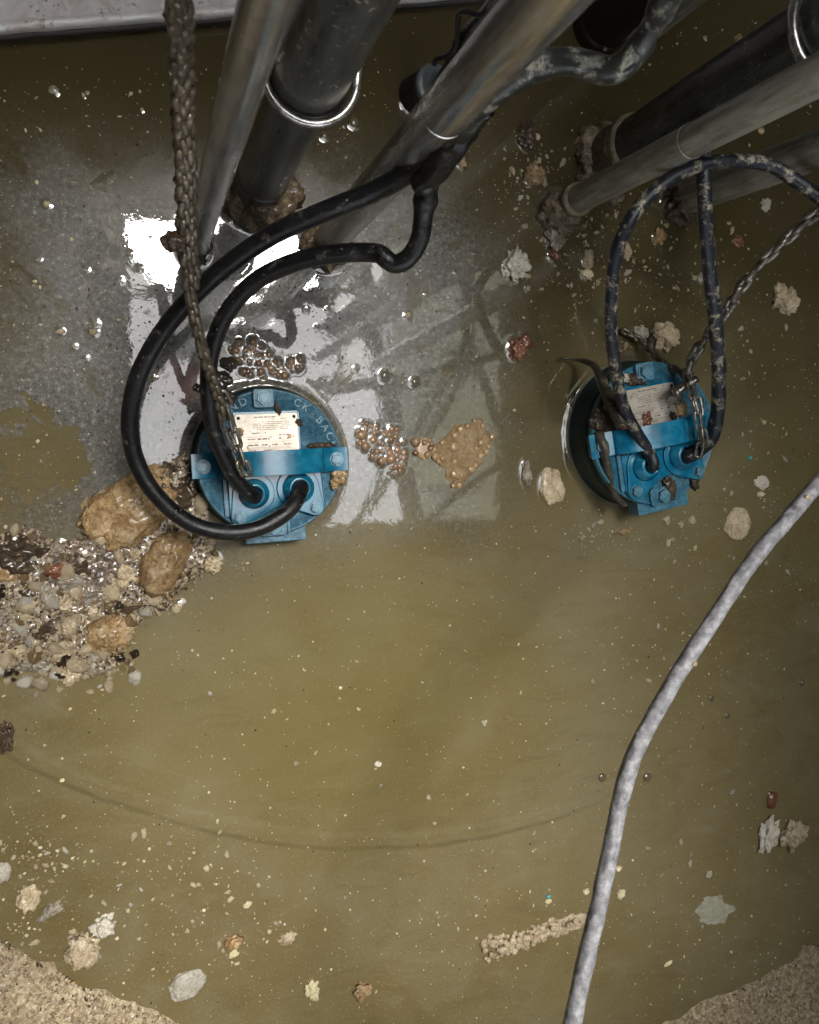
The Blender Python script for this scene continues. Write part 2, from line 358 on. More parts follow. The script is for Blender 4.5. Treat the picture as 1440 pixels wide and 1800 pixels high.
o = MB().tube(ub, .0052, n=12).build('u_bolt', M['steel'], e2); o.rotation_mode = 'QUATERNION'; o.rotation_quaternion = q2
r3 = pm(700, 290, .3, 34)
pipe('steel_pipe', (574, 428), (958, 0), r3, M['steel'], 'long slanting grey steel pipe crossing behind the wrapped hose', collar=(pm(575, 425, 0, 43), .035, (0, 0, 0), M['collar']),
    bands=[('pipe_joint', zvert(574, 428, 790, 205) - .003, zvert(574, 428, 790, 205) + .003, r3 * 1.03, M['steel'])])
r4 = pm(1200, 205, .2, 54)
zz = zvert(1072, 286, 1118, 257)
pipe('black_pipe', (1072, 286), (1400, 84), r4, M['blackpipe'], 'thick black pipe with a pale crusted ring above its rough brown collar',
    collar=(r4 * 1.32, .055, (-.006, 0, .0), M['collarpale']), bands=[('crusted_ring', zz - .006, zz + .012, r4 * 1.12, M['crust']), ('lower_sleeve', 0, zz - .006, r4 * 1.14, M['collar'])])
r5 = pm(1162, 280, .25, 27)
zz = zvert(990, 362, 1012, 350)
e5, B5, q5 = pipe('grey_pipe', (990, 364), (1440, 132), r5, M['greypipe'], 'dusty grey pipe lying in front of the thick black pipe', collar=(r5 * 1.75, .045, (-.012, -.012, 0), M['collarpale']),
    bands=[('crusted_ring', zz - .002, zz + .014, r5 * 1.22, M['crust']), ('pipe_joint', zvert(990, 364, 1215, 250), zvert(990, 364, 1215, 250) + .004, r5 * 1.04, M['greypipe'])])
pipe('grey_pipe', (1195, 352), (1440, 262), pm(1300, 305, .1, 29), M['greypipe'], 'lower grey pipe with a rusty brown collar behind the hanging cables', collar=(pm(1195, 352, 0, 40), .05, (0, 0, 0), M['brown']))
r7 = pm(1040, 45, .05, 47)
M['oxblood'] = NT('dark_brown_rubber').fin((.016, .008, .006), .22)
pipe('brown_pipe', (1052, 48), (1066, 0), r7, M['oxblood'], 'very dark brown glossy pipe standing at the far edge of the pit', tilt=False,
    bands=[('rounded_foot', -.02, .03, r7 * 1.12, M['oxblood'])])
pipe('grey_pipe', (1112, 58), None, pm(1112, 58, 0, 34), M['greypipe'], 'gritty grey pipe squeezed between the dark brown pipe and the cloudy hose', tilt=False)
# U-bolt on the thick black pipe at the picture's corner
zu = .52; Bx = P(1072, 286, 0)
e = empty('pipe_clamp', Bx + Vector((0, 0, zu)), label='shiny steel clamp rod curved round the thick black pipe', cat='clamp')
for k, rr in enumerate((r4 * 1.12, r4 * 1.34)):
    MB().tube([Vector((rr * math.cos(R(t)), rr * math.sin(R(t)), .012 * k)) for t in range(120, 315, 8)] , .0065, n=12).build('clamp_rod', M['steel'], e)

# ------------------------------------------------------------------ float switch
def float_switch():
    A, B = P(733, 168, -.01), P(764, 150, .055); d = (B - A); r = pm(735, 165, 0, 34)
    e = empty('float_switch', P(733, 168, 0), label='black float switch with a grey disc on top, half sunk by the steel pipe', cat='float switch'); q = d.to_track_quat('Z', 'Y'); L = d.length
    a = NT('ribbed_black'); a.fin((.014, .014, .014), .45, 0, a.bump(a.noise(120, 4), .5, .002)); M['ribbed'] = a.m
    body = MB().lathe([(0, -.03), (r * .9, -.03), (r, -.01), (r, .006), (r * .96, .01), (r, .014), (r, .03), (r * .96, .034), (r, .038), (r * .98, L - .006), (r * .9, L)], n=48)
    M['greyplastic'] = NT('grey_plastic').fin((.11, .12, .125), .3)
    top = MB().lathe([(r * 1.0, L - .008), (r * 1.02, L), (r * .99, L + .003), (r * .45, L + .0035), (r * .35, L - .004), (0, L - .004)], n=48)
    for nm, m_, mm in (('float_body', body, M['ribbed']), ('top_disc', top, M['greyplastic'])):
        o = m_.build(nm, mm, e); o.rotation_mode = 'QUATERNION'; o.rotation_quaternion = q
    foot(P(733, 168, 0), r * 1.0)
    return e
float_switch()
sw = empty('switch_cable', P(770, 152, .06), label='black cables tied together running up from the float switch', cat='cable')
o0 = P(770, 152, .06)
def rel(L): return [P(*p) - o0 for p in L]
MB().tube(rel([(766, 158, .058), (778, 132, .09), (795, 105, .14), (812, 78, .19), (835, 45, .26), (862, 12, .33), (885, -25, .40), (930, -110, .55)]), lambda u: .0075 + .004 * u, wob=.25).build('main_cable', M['rubber'], sw)
MB().tube(rel([(764, 112, .10), (768, 104, .12), (790, 96, .15), (803, 78, .2), (805, 48, .24), (808, 24, .27), (822, 20, .29), (840, 26, .30), (858, 14, .33), (870, -20, .4)]), .0042, wob=.15).build('tied_cable', M['rubber'], sw)
MB().tube(rel([(805, 84, .185), (818, 70, .2), (822, 60, .22), (838, 48, .25)]), .0115, wob=.3).build('tape_wrap', M['rubber'], sw)

# ------------------------------------------------------------------ the two blue pumps
def blue_mat(name, c1, c2, c3, rough=.33, cast=1.0, dirt=.0):
    a = NT(name); n1 = a.noise(30, 6, .65); n2 = a.noise(130, 5, .75); n3 = a.noise(75, 6, .75, .5)
    c = a.ramp(a.math('ADD', a.math('MULTIPLY', n1, .45), a.math('MULTIPLY', n2, .55)) if cast > .4 else n1, [(.40, c1), (.5, c2), (.60, c3)])
    c = a.mix(a.ramp(n3, [(.66 - dirt, 0), (.70 - dirt * .7, .85)]), c, (.10, .075, .045))
    c = a.mix(a.ramp(n2, [(.30, .7), (.38, 0)]), c, tuple(x * .3 for x in c1))
    return a.fin(c, a.math('ADD', a.math('MULTIPLY', n1, .3), rough - .15), 0, a.bump(n2, .8 * cast, .002), Specular_IOR_Level=.6, Coat_Weight=.25, Coat_Roughness=.15)
M['cast1'] = blue_mat('cast_blue_paint', (.008, .058, .10), (.032, .125, .19), (.12, .235, .30), .42, 1.0, .015)
M['smooth1'] = blue_mat('smooth_blue_paint', (.002, .085, .155), (.003, .115, .20), (.010, .15, .24), .22, .06)
M['cast2'] = blue_mat('wet_blue_paint', (.012, .10, .17), (.03, .17, .26), (.10, .26, .34), .40, .6, .075)
M['smooth2'] = blue_mat('bright_blue_paint', (.003, .13, .24), (.006, .17, .31), (.03, .22, .34), .22, .08, .05)
M['housing'] = NT('dark_blue_housing').fin((.008, .026, .030), .3)
M['bolt'] = blue_mat('blue_bolt', (.03, .12, .19), (.06, .20, .28), (.14, .30, .37), .36, .6)
def plate_mat():
    a = NT('nameplate_metal'); n1 = a.noise(45, 6, .7); n2 = a.noise(140, 4, .7)
    c = a.ramp(n1, [(.3, (.42, .37, .30)), (.6, (.56, .52, .45))]); c = a.mix(a.ramp(n2, [(.62, 0), (.68, .7)]), c, (.20, .13, .08))
    c = a.mix(a.ramp(a.noise(60, 3, .5), [(.66, 0), (.69, .9)]), c, (.22, .13, .07))
    return a.fin(c, .42, .25, a.bump(n2, .3, .0006))
M['plate'] = plate_mat(); M['print'] = NT('faded_print').fin((.20, .13, .08), .6); M['hole'] = NT('rivet_dark').fin((.02, .015, .02), .4)
M['waterglass'] = NT('wet_rim').fin((.16, .15, .11), .08, 0, Coat_Weight=1.0, Coat_Roughness=.02, Coat_IOR=1.7)
def arc_text(txt, rad, a0, da, size, R0, z, parent):
    V, Fc = [], []
    for i, ch in enumerate(txt):
        cu = bpy.data.curves.new('letter', 'FONT'); cu.body = ch; cu.size = size; cu.extrude = .0011; cu.bevel_depth = .00035; cu.bevel_resolution = 1; cu.align_x = 'CENTER'; cu.offset = .0002
        ob = bpy.data.objects.new('letter', cu); COL.objects.link(ob); bpy.context.view_layer.update()
        me = bpy.data.meshes.new_from_object(ob.evaluated_get(bpy.context.evaluated_depsgraph_get()))
        ang = R(a0 + da * i); mt = Matrix.Translation((rad * math.cos(ang), rad * math.sin(ang), z)) @ Matrix.Rotation(ang - math.pi / 2, 4, 'Z')
        n = len(V); V += [mt @ v.co for v in me.vertices]; Fc += [tuple(k + n for k in p.vertices) for p in me.polygons]
        bpy.data.objects.remove(ob); bpy.data.curves.remove(cu); bpy.data.meshes.remove(me)
    return mesh('embossed_lettering', V, Fc)
def rrect(x0, x1, y0, y1, r, n=5):
    out = []
    for cx, cy, a0 in ((x1 - r, y1 - r, 0), (x0 + r, y1 - r, 90), (x0 + r, y0 + r, 180), (x1 - r, y0 + r, 270)):
        out += [(cx + r * math.cos(R(a0 + 90 * k / n)), cy + r * math.sin(R(a0 + 90 * k / n))) for k in range(n + 1)]
    return out
def hull_round(c1, r1, c2, r2, n=14):
    "outline round two discs"
    d = Vector(c2) - Vector(c1); L = d.length; th = math.atan2(d.y, d.x); be = math.acos((r1 - r2) / L); out = []
    for k in range(n + 1): t = th + be + (2 * math.pi - 2 * be) * k / n; out.append((c1[0] + r1 * math.cos(t), c1[1] + r1 * math.sin(t)))
    for k in range(n + 1): t = th - be + 2 * be * k / n; out.append((c2[0] + r2 * math.cos(t), c2[1] + r2 * math.sin(t)))
    return out
def pump(cpx, wid, hl, rot, label, cast, smooth, dirty):
    c = P(*cpx, hl); u = pm(*cpx, hl, wid) / 2                      # u: lid radius
    e = empty('submersible_pump', (c.x, c.y, 0), R(rot), label=label, cat='pump', group='blue pumps standing in the pit')
    S = lambda pl: [(x * u, y * u) for x, y in pl]
    hb = hl - .026
    # motor housing going down into the water, with the pool drawn up round it
    MB().lathe([(0, hb), (u * .93, hb), (u * .985, hb - .004), (u * 1.0, hb - .02), (u * 1.0, .012), (u * 1.04, .008), (u * 1.04, -.10), (u * .9, -.3)], n=96).build('motor_housing', M['housing'], e)
    MB().lathe([(u * 1.035, .0075), (u * 1.045, .0068), (u * 1.056, .0042), (u * 1.075, .0018), (u * 1.11, .0004), (u * 1.13, -.0006)], n=96).build('waterline_rim', M['waterglass'], e)
    # lid with a raised lip
    lid = MB().lathe([(u * .93, hb - .001), (u * .975, hb + .004), (u * .985, hl - .010), (u * .97, hl - .006), (u * .955, hl - .005), (u * .945, hl - .008), (0, hl - .008)], n=96).build('lid', cast, e)
    t0 = hl - .008
    def part(nm, mb, mm, par=e, bv=.0016, **k): return mb.build(nm, mm, par, bevel=bv, **k)
    part('lid_flange', MB().prism(S(rrect(-.20, .08, .73, .985, .04)), t0 - .002, t0 + .010), cast)
    part('lid_flange', MB().prism(S(rrect(-.40, .43, -1.09, -.78, .03)), hb - .018, t0 - .004), cast)
    part('lid_flange', MB().prism(S(rrect(-.22, .16, -1.0, -.74, .06)), t0 - .004, t0 + .006), cast)
    part('rib', MB().box(.16 * u, .20 * u, -.97 * u, -.66 * u, t0 - .002, t0 + .007), cast, bv=.001)
    part('rib', MB().box(-.66 * u, -.60 * u, -.70 * u, -.18 * u, t0 - .002, t0 + .006), cast, bv=.001)
    mobj('embossed_lettering', arc_text('CK-BACK', .835 * u, 63, -8.3, .145 * u, u, t0 + .001, e), cast, e, smooth=False)
    mobj('embossed_lettering', arc_text('IND', .835 * u, 131, -9.5, .145 * u, u, t0 + .001, e), cast, e, smooth=False)
    # nameplate on its boss
    part('nameplate_boss', MB().prism(S(rrect(-.50, .42, .10, .69, .05)), t0 - .002, t0 + .004), smooth)
    npz = t0 + .0062
    pl = part('nameplate', MB().prism(S(rrect(-.455, .385, .10, .655, .035)), t0 + .003, npz), M['plate'], bv=.0005)
    pr = MB(); rr_ = random.Random(11)
    def line(x0, x1, y, h=.008, gap=.35):
        x = x0
        while x < x1:
            L = rr_.uniform(.02, .07)
            if rr_.random() > gap * .5: pr.box(x * u, min(x + L, x1) * u, (y - h / 2) * u, (y + h / 2) * u, npz - .0001, npz + .00012)
            x += L + .012
    for y, x0, x1, h in ((.61, -.2, .1, .014), (.585, .05, .24, .008), (.545, -.2, .27, .008), (.52, -.22, .27, .008), (.495, -.22, .27, .008), (.47, -.22, .27, .008), (.445, -.22, .27, .008), (.40, -.24, -.05, .012), (.37, .12, .27, .012),
                         (.32, -.3, -.2, .016), (.32, -.17, .02, .02), (.32, .12, .26, .02), (.24, -.3, -.04, .02), (.24, .02, .1, .02), (.24, .18, .28, .02), (.17, -.3, -.2, .012), (.17, -.1, .05, .012)): line(x0, x1, y, h)
    for y in (.35, .28, .205, .19): pr.box(-.31 * u, .28 * u, (y - .0015) * u, (y + .0015) * u, npz - .0001, npz + .00012)
    pr.build('print', M['print'], pl, smooth=False)
    for x in (-.405, .335): MB().cyl(x * u, .605 * u, .022 * u, npz - .001, npz + .0008, 20).build('rivet', M['hole'], pl)
    # carrying strap, its two ears and their bolts
    hw = .165 * u; path = [(-1.05, 0), (-.76, 0)] + [(-.73 + .02 * k, .012 * k * k) for k in range(1, 3)]
    arc = [(-.70 * math.cos(R(t)) - .0, -.02 + .34 * math.sin(R(t))) for t in range(8, 173, 4)]
    path = [(-1.05, 0), (-.76, 0), (-.725, .02)] + arc + [(.725, .02), (.76, 0), (1.05, 0)]
    st = MB(); th = .0032; V = []; Fc = []
    P3 = [Vector((x * u, 0, t0 + .006 + z * u)) for x, z in path]; n = len(P3)
    for k in range(n):
        t = (P3[min(k + 1, n - 1)] - P3[max(k - 1, 0)]).normalized(); nn = Vector((-t.z, 0, t.x))
        for s_, y in ((0, -hw), (0, hw), (1, hw), (1, -hw)): V.append(P3[k] + nn * (th * s_) + Vector((0, y, 0)))
    for k in range(n - 1):
        for i in range(4): j = (i + 1) % 4; Fc.append((k * 4 + i, k * 4 + j, k * 4 + 4 + j, k * 4 + 4 + i))
    Fc += [(3, 2, 1, 0), tuple((n - 1) * 4 + i for i in range(4))]
    st.add(V, Fc); hd = part('carrying_strap', st, smooth, bv=.0009)
    for s_ in (-1, 1): part('strap_foot', MB().box(*sorted((s_ * .74 * u, s_ * 1.03 * u)), -.15 * u, .15 * u, t0 - .006, t0 + .0058), cast)
    def bolt(x, y, z, r, par=e):
        b = MB().cyl(x * u, y * u, r * u * 1.28, z, z + .0018, 32).cyl(x * u, y * u, r * u * 1.12, z + .0018, z + .0085, 6, .3).cyl(x * u, y * u, r * u * .82, z + .0085, z + .0095, 24, 0, r * u * .72)
        b.build('bolt', M['bolt'], par, smooth=False, bevel=.0006)
    bolt(-.90, -.01, t0 + .0093, .078); bolt(.89, .0, t0 + .0093, .078)
    bolt(-.065, .86, t0 + .010, .085); bolt(-.03, -.87, t0 + .006, .085)
    # terminal cover with two cable glands
    cov = [(-.60, -.20), (.66, -.10), (.70, -.60), (.66, -.72), (.58, -.76), (.30, -.68), (.16, -.60), (.02, -.62), (-.30, -.78), (-.46, -.83), (-.56, -.78), (-.60, -.68)]
    part('terminal_cover', MB().prism(S(cov), t0 - .002, t0 + .008), smooth, bv=.002)
    for (g, r, b) in (((-.27, -.40), .15, (-.47, -.71)), ((.33, -.36), .16, (.56, -.64))):
        part('gland_flange', MB().prism(S(hull_round(g, r + .13, b, .115)), t0 + .0078, t0 + .0125), smooth, bv=.0014)
        bolt(b[0], b[1], t0 + .0125, .068)
        part('cable_gland', MB().lathe([((r + .05) * u, t0 + .0125), ((r + .05) * u, t0 + .019), ((r + .01) * u, t0 + .021), ((r - .005) * u, t0 + .030), ((r - .05) * u, t0 + .032), ((r - .05) * u, t0 + .024), (0, t0 + .024)], g[0] * u, g[1] * u, 40), smooth, bv=0)
    foot(Vector((c.x, c.y, 0)), u * 1.08, lift=.0035, reach=.004)
    return e, u, t0, c
HL1, HL2 = .062, .085
p1, u1, t1, c1 = pump((478, 813), 262, HL1, 2.6, 'blue pump inside the bright reflection, with two looping black cables and a chain', M['cast1'], M['smooth1'], 0)
p2, u2, t2, c2 = pump((1155, 762), 256, HL2, 10.5, 'bright blue pump in open olive water, its lid littered with mud and leaves', M['cast2'], M['smooth2'], 1)
def on(pmp, c, u, x, y, z):
    a = pmp.rotation_euler.z; return Vector((c.x + (x * math.cos(a) - y * math.sin(a)) * u, c.y + (x * math.sin(a) + y * math.cos(a)) * u, z))

# ------------------------------------------------------------------ cables, hose, rope
def cable_mat(name, c1, c2, spots, amt, rough=.38, sc=70):
    a = NT(name); n1 = a.noise(sc * .5, 5, .6); n2 = a.noise(sc * 3, 4, .7); n3 = a.noise(sc * .7, 7, .8, .3)
    c = a.ramp(n1, [(.35, c1), (.7, c2)]); c = a.mix(a.ramp(n3, [(.62 - amt, 0), (.67 - amt * .8, .9)]), c, spots)
    c = a.mix(a.ramp(n2, [(.66, 0), (.70, .7)]), c, (.42, .38, .30))
    return a.fin(c, a.ramp(n1, [(.3, rough - .1), (.7, rough + .15)]), 0, a.bump(a.math('ADD', n2, n3), .35, .0015), Specular_IOR_Level=.5)
M['cable'] = cable_mat('black_cable_rubber', (.004, .004, .005), (.009, .009, .010), (.10, .088, .07), .05, .34)
M['muddycable'] = cable_mat('mud_spattered_cable', (.007, .010, .018), (.016, .020, .028), (.40, .35, .25), .095)
M['greycable'] = cable_mat('grey_smeared_cable', (.010, .011, .010), (.03, .031, .028), (.22, .21, .17), .10, .36, 42)
M['sludge'] = cable_mat('dark_sludge', (.03, .026, .019), (.085, .075, .055), (.22, .19, .13), .05, .35)
def run(name, pts, rad, mm, label, cat='cable', start=None, group=None, **k):
    Q = [P(*p) if len(p) == 3 and p[0] > 5 else Vector(p) for p in pts]
    if start is not None: Q = list(start) + Q
    o0 = Q[0].copy(); e = MB().tube([q - o0 for q in Q], rad, **k).build(name, mm, label=label, cat=cat, group=group); e.location = o0
    return e
gA = on(p1, c1, u1, -.27, -.40, t1 + .02); gB = on(p1, c1, u1, .33, -.36, t1 + .02)
RC = pm(370, 700, .2, 29) / 2
up = Vector((0, 0, 1))
run('power_cable', [(413, 838, .125), (388, 790, .155), (371, 735, .18), (366, 670, .21), (373, 612, .235), (398, 552, .27), (446, 497, .31), (515, 462, .35), (590, 446, .385), (655, 444, .41), (672, 449, .418), (690, 463, .42), (715, 456, .43), (738, 420, .445), (746, 365, .465), (758, 310, .49), (775, 262, .53), (800, 225, .57)],
    lambda x: RC * (1.0 + (.35 * math.exp(-((x - .86) / .01) ** 2))), M['cable'], 'thinner black cable bending upward from the pump gland with a kink by the wrapped hose', start=[gA, gA + up * .022 + Vector((-.004, -.002, 0))], group=None, wob=.03)
run('power_cable', [(512, 893, .115), (462, 926, .125), (400, 936, .13), (335, 920, .135), (278, 874, .145), (240, 812, .155), (228, 740, .17), (242, 665, .19), (280, 592, .22), (335, 525, .26), (400, 466, .30), (480, 412, .345), (570, 372, .39), (660, 335, .43), (720, 302, .47), (770, 262, .52), (806, 222, .565)],
    RC * 1.06, M['cable'], 'thick black cable sweeping in a wide loop round the nearer pump', start=[gB, gB + up * .02], wob=.03)
# the cloudy sleeve that gathers both cables
run('cloudy_hose', [(742, 338, .485), (772, 290, .51), (800, 235, .56), (836, 180, .60), (880, 145, .62), (935, 118, .64), (990, 108, .66), (1035, 115, .67), (1068, 124, .68), (1096, 116, .69), (1122, 84, .70), (1146, 48, .72), (1166, 8, .74), (1185, -50, .78), (1200, -150, .9)],
    lambda x: pm(900, 130, .63, 24) * (1.35 - .75 * min(1, abs(x - .27) * 3.2) ** 1.5 * (1 if x < .27 else 1) if x < .40 else .98 + .22 * max(0, (x - .62) / .38)) * (.8 if .585 < x < .615 else 1),
    M['greycable'], 'grey smeared hose bundling the pump cables, kinked near the dark brown pipe', 'hose', wob=.09, n=24)
run('wrap_tape', [(728, 330, .485), (756, 310, .50), (790, 265, .54), (826, 222, .575), (858, 190, .60)], lambda x: pm(800, 240, .56, 27) * (.55 + .45 * math.sin(math.pi * min(1, x * 1.05 + .05))), M['cable'], 'lumpy black tape wrapping where the two cables join the grey hose', 'tape', wob=.28, n=22, seed=3)
gC = on(p2, c2, u2, -.27, -.40, t2 + .02); gD = on(p2, c2, u2, .33, -.36, t2 + .02)
RD = pm(1075, 560, .24, 23) / 2
run('power_cable', [(1140, 792, .115), (1115, 752, .13), (1096, 712, .15), (1083, 655, .18), (1075, 590, .21), (1075, 520, .24), (1083, 448, .27), (1105, 392, .295), (1140, 345, .31), (1190, 307, .325), (1240, 288, .335), (1300, 282, .34), (1355, 291, .345), (1400, 318, .35), (1450, 352, .36), (1540, 400, .38), (1700, 420, .6), (1750, 380, 1.0)],
    RD, M['muddycable'], 'mud spattered cable arching high over the littered blue pump', start=[gC, gC + up * .02], wob=.05)
run('power_cable', [(1249, 772, .12), (1262, 722, .15), (1264, 650, .19), (1259, 575, .23), (1250, 495, .27), (1242, 410, .305), (1238, 330, .325), (1238, 280, .33), (1240, 235, .33)],
    lambda x: RD * (1.30 - .25 * x), M['muddycable'], 'straight dark blue cable rising from the littered pump and passing behind the grey pipe', start=[gD, gD + up * .02], wob=.06)
# rope close to the lens
def rope():
    a = NT('grey_twisted_rope'); n1 = a.noise(90, 5, .65); n2 = a.noise(260, 3, .6); n3 = a.noise(20, 6, .7)
    c = a.ramp(n1, [(.3, (.13, .13, .14)), (.5, (.24, .24, .255)), (.7, (.45, .45, .47))]); c = a.mix(a.ramp(n3, [(.56, 0), (.64, .8)]), c, (.06, .06, .062)); c = a.mix(a.ramp(n2, [(.66, 0), (.71, .8)]), c, (.66, .62, .52))
    wv = a.n('TexWave'); wv.inputs['Scale'].default_value = 55; wv.inputs['Distortion'].default_value = 5; wv.inputs['Detail'].default_value = 3
    m = a.fin(c, .55, 0, a.bump(a.math('ADD', n1, a.math('MULTIPLY', wv.outputs['Fac'], .12)), .8, .002))
    pts = [(1540, 735, .50), (1440, 848, .52), (1385, 912, .535), (1320, 990, .55), (1260, 1080, .565), (1205, 1165, .58), (1150, 1258, .59), (1112, 1335, .60), (1088, 1420, .61), (1070, 1510, .62), (1053, 1590, .63), (1032, 1680, .64), (1012, 1770, .65), (1002, 1840, .66), (985, 2000, .72)]
    pts = pts[:-1]; A_, B_ = P(*pts[0]), P(*pts[1]); dv = A_ - B_; Q = [Vector((2.05, .75, 1.075)), Vector((1.55, .45, .80)), A_ + dv * 2.6 + Vector((0, 0, .05)), A_ + dv * 1.1] + [P(*p) for p in pts] + [Vector((.405, -.73, .69)), Vector((.385, -.86, .735)), Vector((.37, -1.05, .80)), Vector((.35, -1.32, .89)), Vector((.33, -1.62, .98)), Vector((.30, cc.y - RAD - .66, 1.085)), Vector((.25, cc.y - RAD - 1.1, 1.075))]; o0 = Q[0].copy(); r = pm(1150, 1258, .59, 29) / 2; C_ = spline([q - o0 for q in Q], .004); mb = MB()
    e = empty('grey_rope', o0, label='pale grey twisted rope hanging across the olive water, close to the viewer', cat='rope')
    V_ = MB(); V_.tube(C_, r, n=28, smoothp=False, wob=.10, seed=2); V_.build('rope_sheath', m, e)
    # a few crumbs stuck to it
    for k, (t_, an) in enumerate(((.40, 1.2), (.47, .4), (.53, -.4), (.60, 1.9), (.66, .2), (.70, 2.2))):
        q = C_[int(t_ * len(C_))]; o = mobj('stuck_crumb', lump_mesh('stuck_crumb', .0042, .0034, .003, 2, .3, 1.5, k), M['cream'], e); o.location = q + Vector((r * math.cos(an), r * math.sin(an), .008))
rope()

# ------------------------------------------------------------------ chains
def chain_mat(name, c1, c2, metal, mud):
    a = NT(name); n1 = a.noise(160, 5, .6); n2 = a.noise(60, 6, .7)
    c = a.ramp(n1, [(.3, c1), (.65, c2)]); d = a.ramp(n2, [(.5 - mud, 0), (.6, 1)]); c = a.mix(d, c, (.05, .038, .026))
    return a.fin(c, .35, a.math('SUBTRACT', metal, a.math('MULTIPLY', d, metal), True), a.bump(n1, .6, .0012))
M['mudchain'] = chain_mat('muddy_chain_steel', (.09, .075, .055), (.26, .22, .16), .6, .06)
M['chain'] = chain_mat('worn_chain_steel', (.20, .18, .155), (.40, .37, .32), .9, .02)
def link_pts(L, W, r, n=20):
    out = []; s = (L - W) / 2
    for k in range(n):
        t = 2 * math.pi * k / n; x = math.cos(t) * (W / 2 - r); y = math.sin(t) * (W / 2 - r) ; out.append(Vector((x, y + (s if y > 0 else -s), 0)))
    return out
def add_chain(mb, Q, L, W, r, ang0=0.0, jit=.25, seed=0, pitch=.80):
    rr = random.Random(seed); C_ = spline(Q, .002); acc = [0]
    for k in range(1, len(C_)): acc.append(acc[-1] + (C_[k] - C_[k - 1]).length)
    d = 0; i = 0; stp = (L - 2 * r) * pitch
    while d < acc[-1]:
        k = min(int(np.searchsorted(acc, d)), len(C_) - 2); q = C_[k]; t = (C_[min(k + 3, len(C_) - 1)] - C_[max(k - 3, 0)]).normalized()
        up_ = t.orthogonal().normalized(); a_ = ang0 + (i % 2) * math.pi / 2 + rr.uniform(-jit, jit); up_ = Matrix.Rotation(a_, 3, t) @ up_; sd_ = t.cross(up_)
        t2_ = (t + up_ * rr.uniform(-.12, .12) + sd_ * rr.uniform(-.12, .12)).normalized(); up_ = (up_ - t2_ * up_.dot(t2_)).normalized(); sd_ = t2_.cross(up_)
        ring = [q + up_ * p.x + t2_ * p.y for p in link_pts(L, W, r)]; n = len(ring); m = 8; V = []; Fc = []
        for a in range(n):
            tg = (ring[(a + 1) % n] - ring[a - 1]).normalized(); nn = sd_; bn = tg.cross(nn)
            for b in range(m): th = 2 * math.pi * b / m; V.append(ring[a] + nn * (math.cos(th) * r) + bn * (math.sin(th) * r))
        for a in range(n):
            for b in range(m): Fc.append((a * m + b, a * m + (b + 1) % m, ((a + 1) % n) * m + (b + 1) % m, ((a + 1) % n) * m + b))
        mb.add(V, Fc); d += stp; i += 1
    return mb
def chain(Q, L, W, r, mm, label, name='lifting_chain', strands=((0, 0, 0),), clump=0, **k):
    Q = [P(*p) for p in Q]; o0 = Q[-1].copy(); mb = MB()
    for s_, (dx, dy, an) in enumerate(strands): add_chain(mb, [q - o0 + Vector((dx, dy, .006 * s_)) for q in Q], L, W, r, an, seed=s_ + 3, **k)
    if clump: mb.tube([q - o0 + Vector((0, 0, -.004)) for q in Q], clump, n=14, step=.003, wob=.9, seed=4)
    o = mb.build(name, mm, label=label, cat='chain'); o.location = o0; return o
chain([(296, -160, .78), (308, 0, .66), (313, 110, .58), (318, 220, .51), (322, 330, .445), (325, 420, .395), (329, 470, .365), (334, 500, .35)], .024, .018, .0046, M['mudchain'],
      'second muddy chain twisted round the first one beside the slim steel pipe', strands=((.007, .003, .8),), pitch=.74, clump=.007, name='twisted_chain')
chain([(296, -160, .78), (308, 0, .66), (313, 110, .58), (318, 220, .51), (322, 330, .445), (325, 420, .395), (330, 480, .36), (338, 535, .33), (350, 590, .30), (364, 640, .265), (381, 690, .215), (392, 735, .175)], .024, .0185, .0046, M['mudchain'],
      'muddy chain hanging past the slim steel pipe down to the pump strap', strands=((0, 0, 0),), pitch=.76, clump=.005)
chain([(386, 700, .20), (398, 735, .17), (405, 770, .155), (418, 805, .150), (430, 838, .128)], .036, .019, .0030, M['chain'], 'clean steel chain end with long links tied under the strap of the looped-cable pump', strands=((0, 0, 0), (.006, 0, .9)), pitch=.85)
chain([(1640, 240, .48), (1530, 310, .41), (1440, 372, .36), (1372, 430, .315), (1318, 487, .27), (1275, 548, .225), (1243, 592, .185), (1216, 632, .145), (1209, 662, .125)], .034, .021, .0050, M['chain'], 'steel chain rising slantwise from the littered pump past the dark blue cable', pitch=.82)
chain([(1100, 584, .012), (1125, 598, .02), (1150, 622, .045), (1172, 642, .07), (1200, 656, .105), (1212, 668, .12)], .024, .0155, .0036, M['mudchain'], 'short slack end of muddy chain lying over the water beside the littered pump', pitch=.75)
chain([(1213, 668, .122), (1224, 700, .145), (1233, 740, .150), (1238, 780, .142), (1230, 806, .120)], .040, .017, .0026, M['chain'], 'long thin steel links hooked under the strap of the littered pump', strands=((0, 0, 0), (-.012, .002, .9)), pitch=.82)
def shackle():
    A = P(1186, 692, .125); B = P(1222, 668, .135); e = empty('chain_shackle', A, label='steel shackle pin joining the chain ends above the nameplate', cat='shackle')
    v = B - A; MB().tube([Vector((0, 0, 0)), v * 1.1], .0058, step=.004).build('shackle_pin', M['chain'], e)
    MB().tube([v * .15, v * .3 + Vector((.0, -.0, -.02)), v * .8 + Vector((0, 0, -.022)), v * .95], .004, step=.004).build('shackle_bow', M['chain'], e)
    MB().tube([v * -.02, v * .16], .0085, step=.004).build('pin_head', M['chain'], e)
shackle()
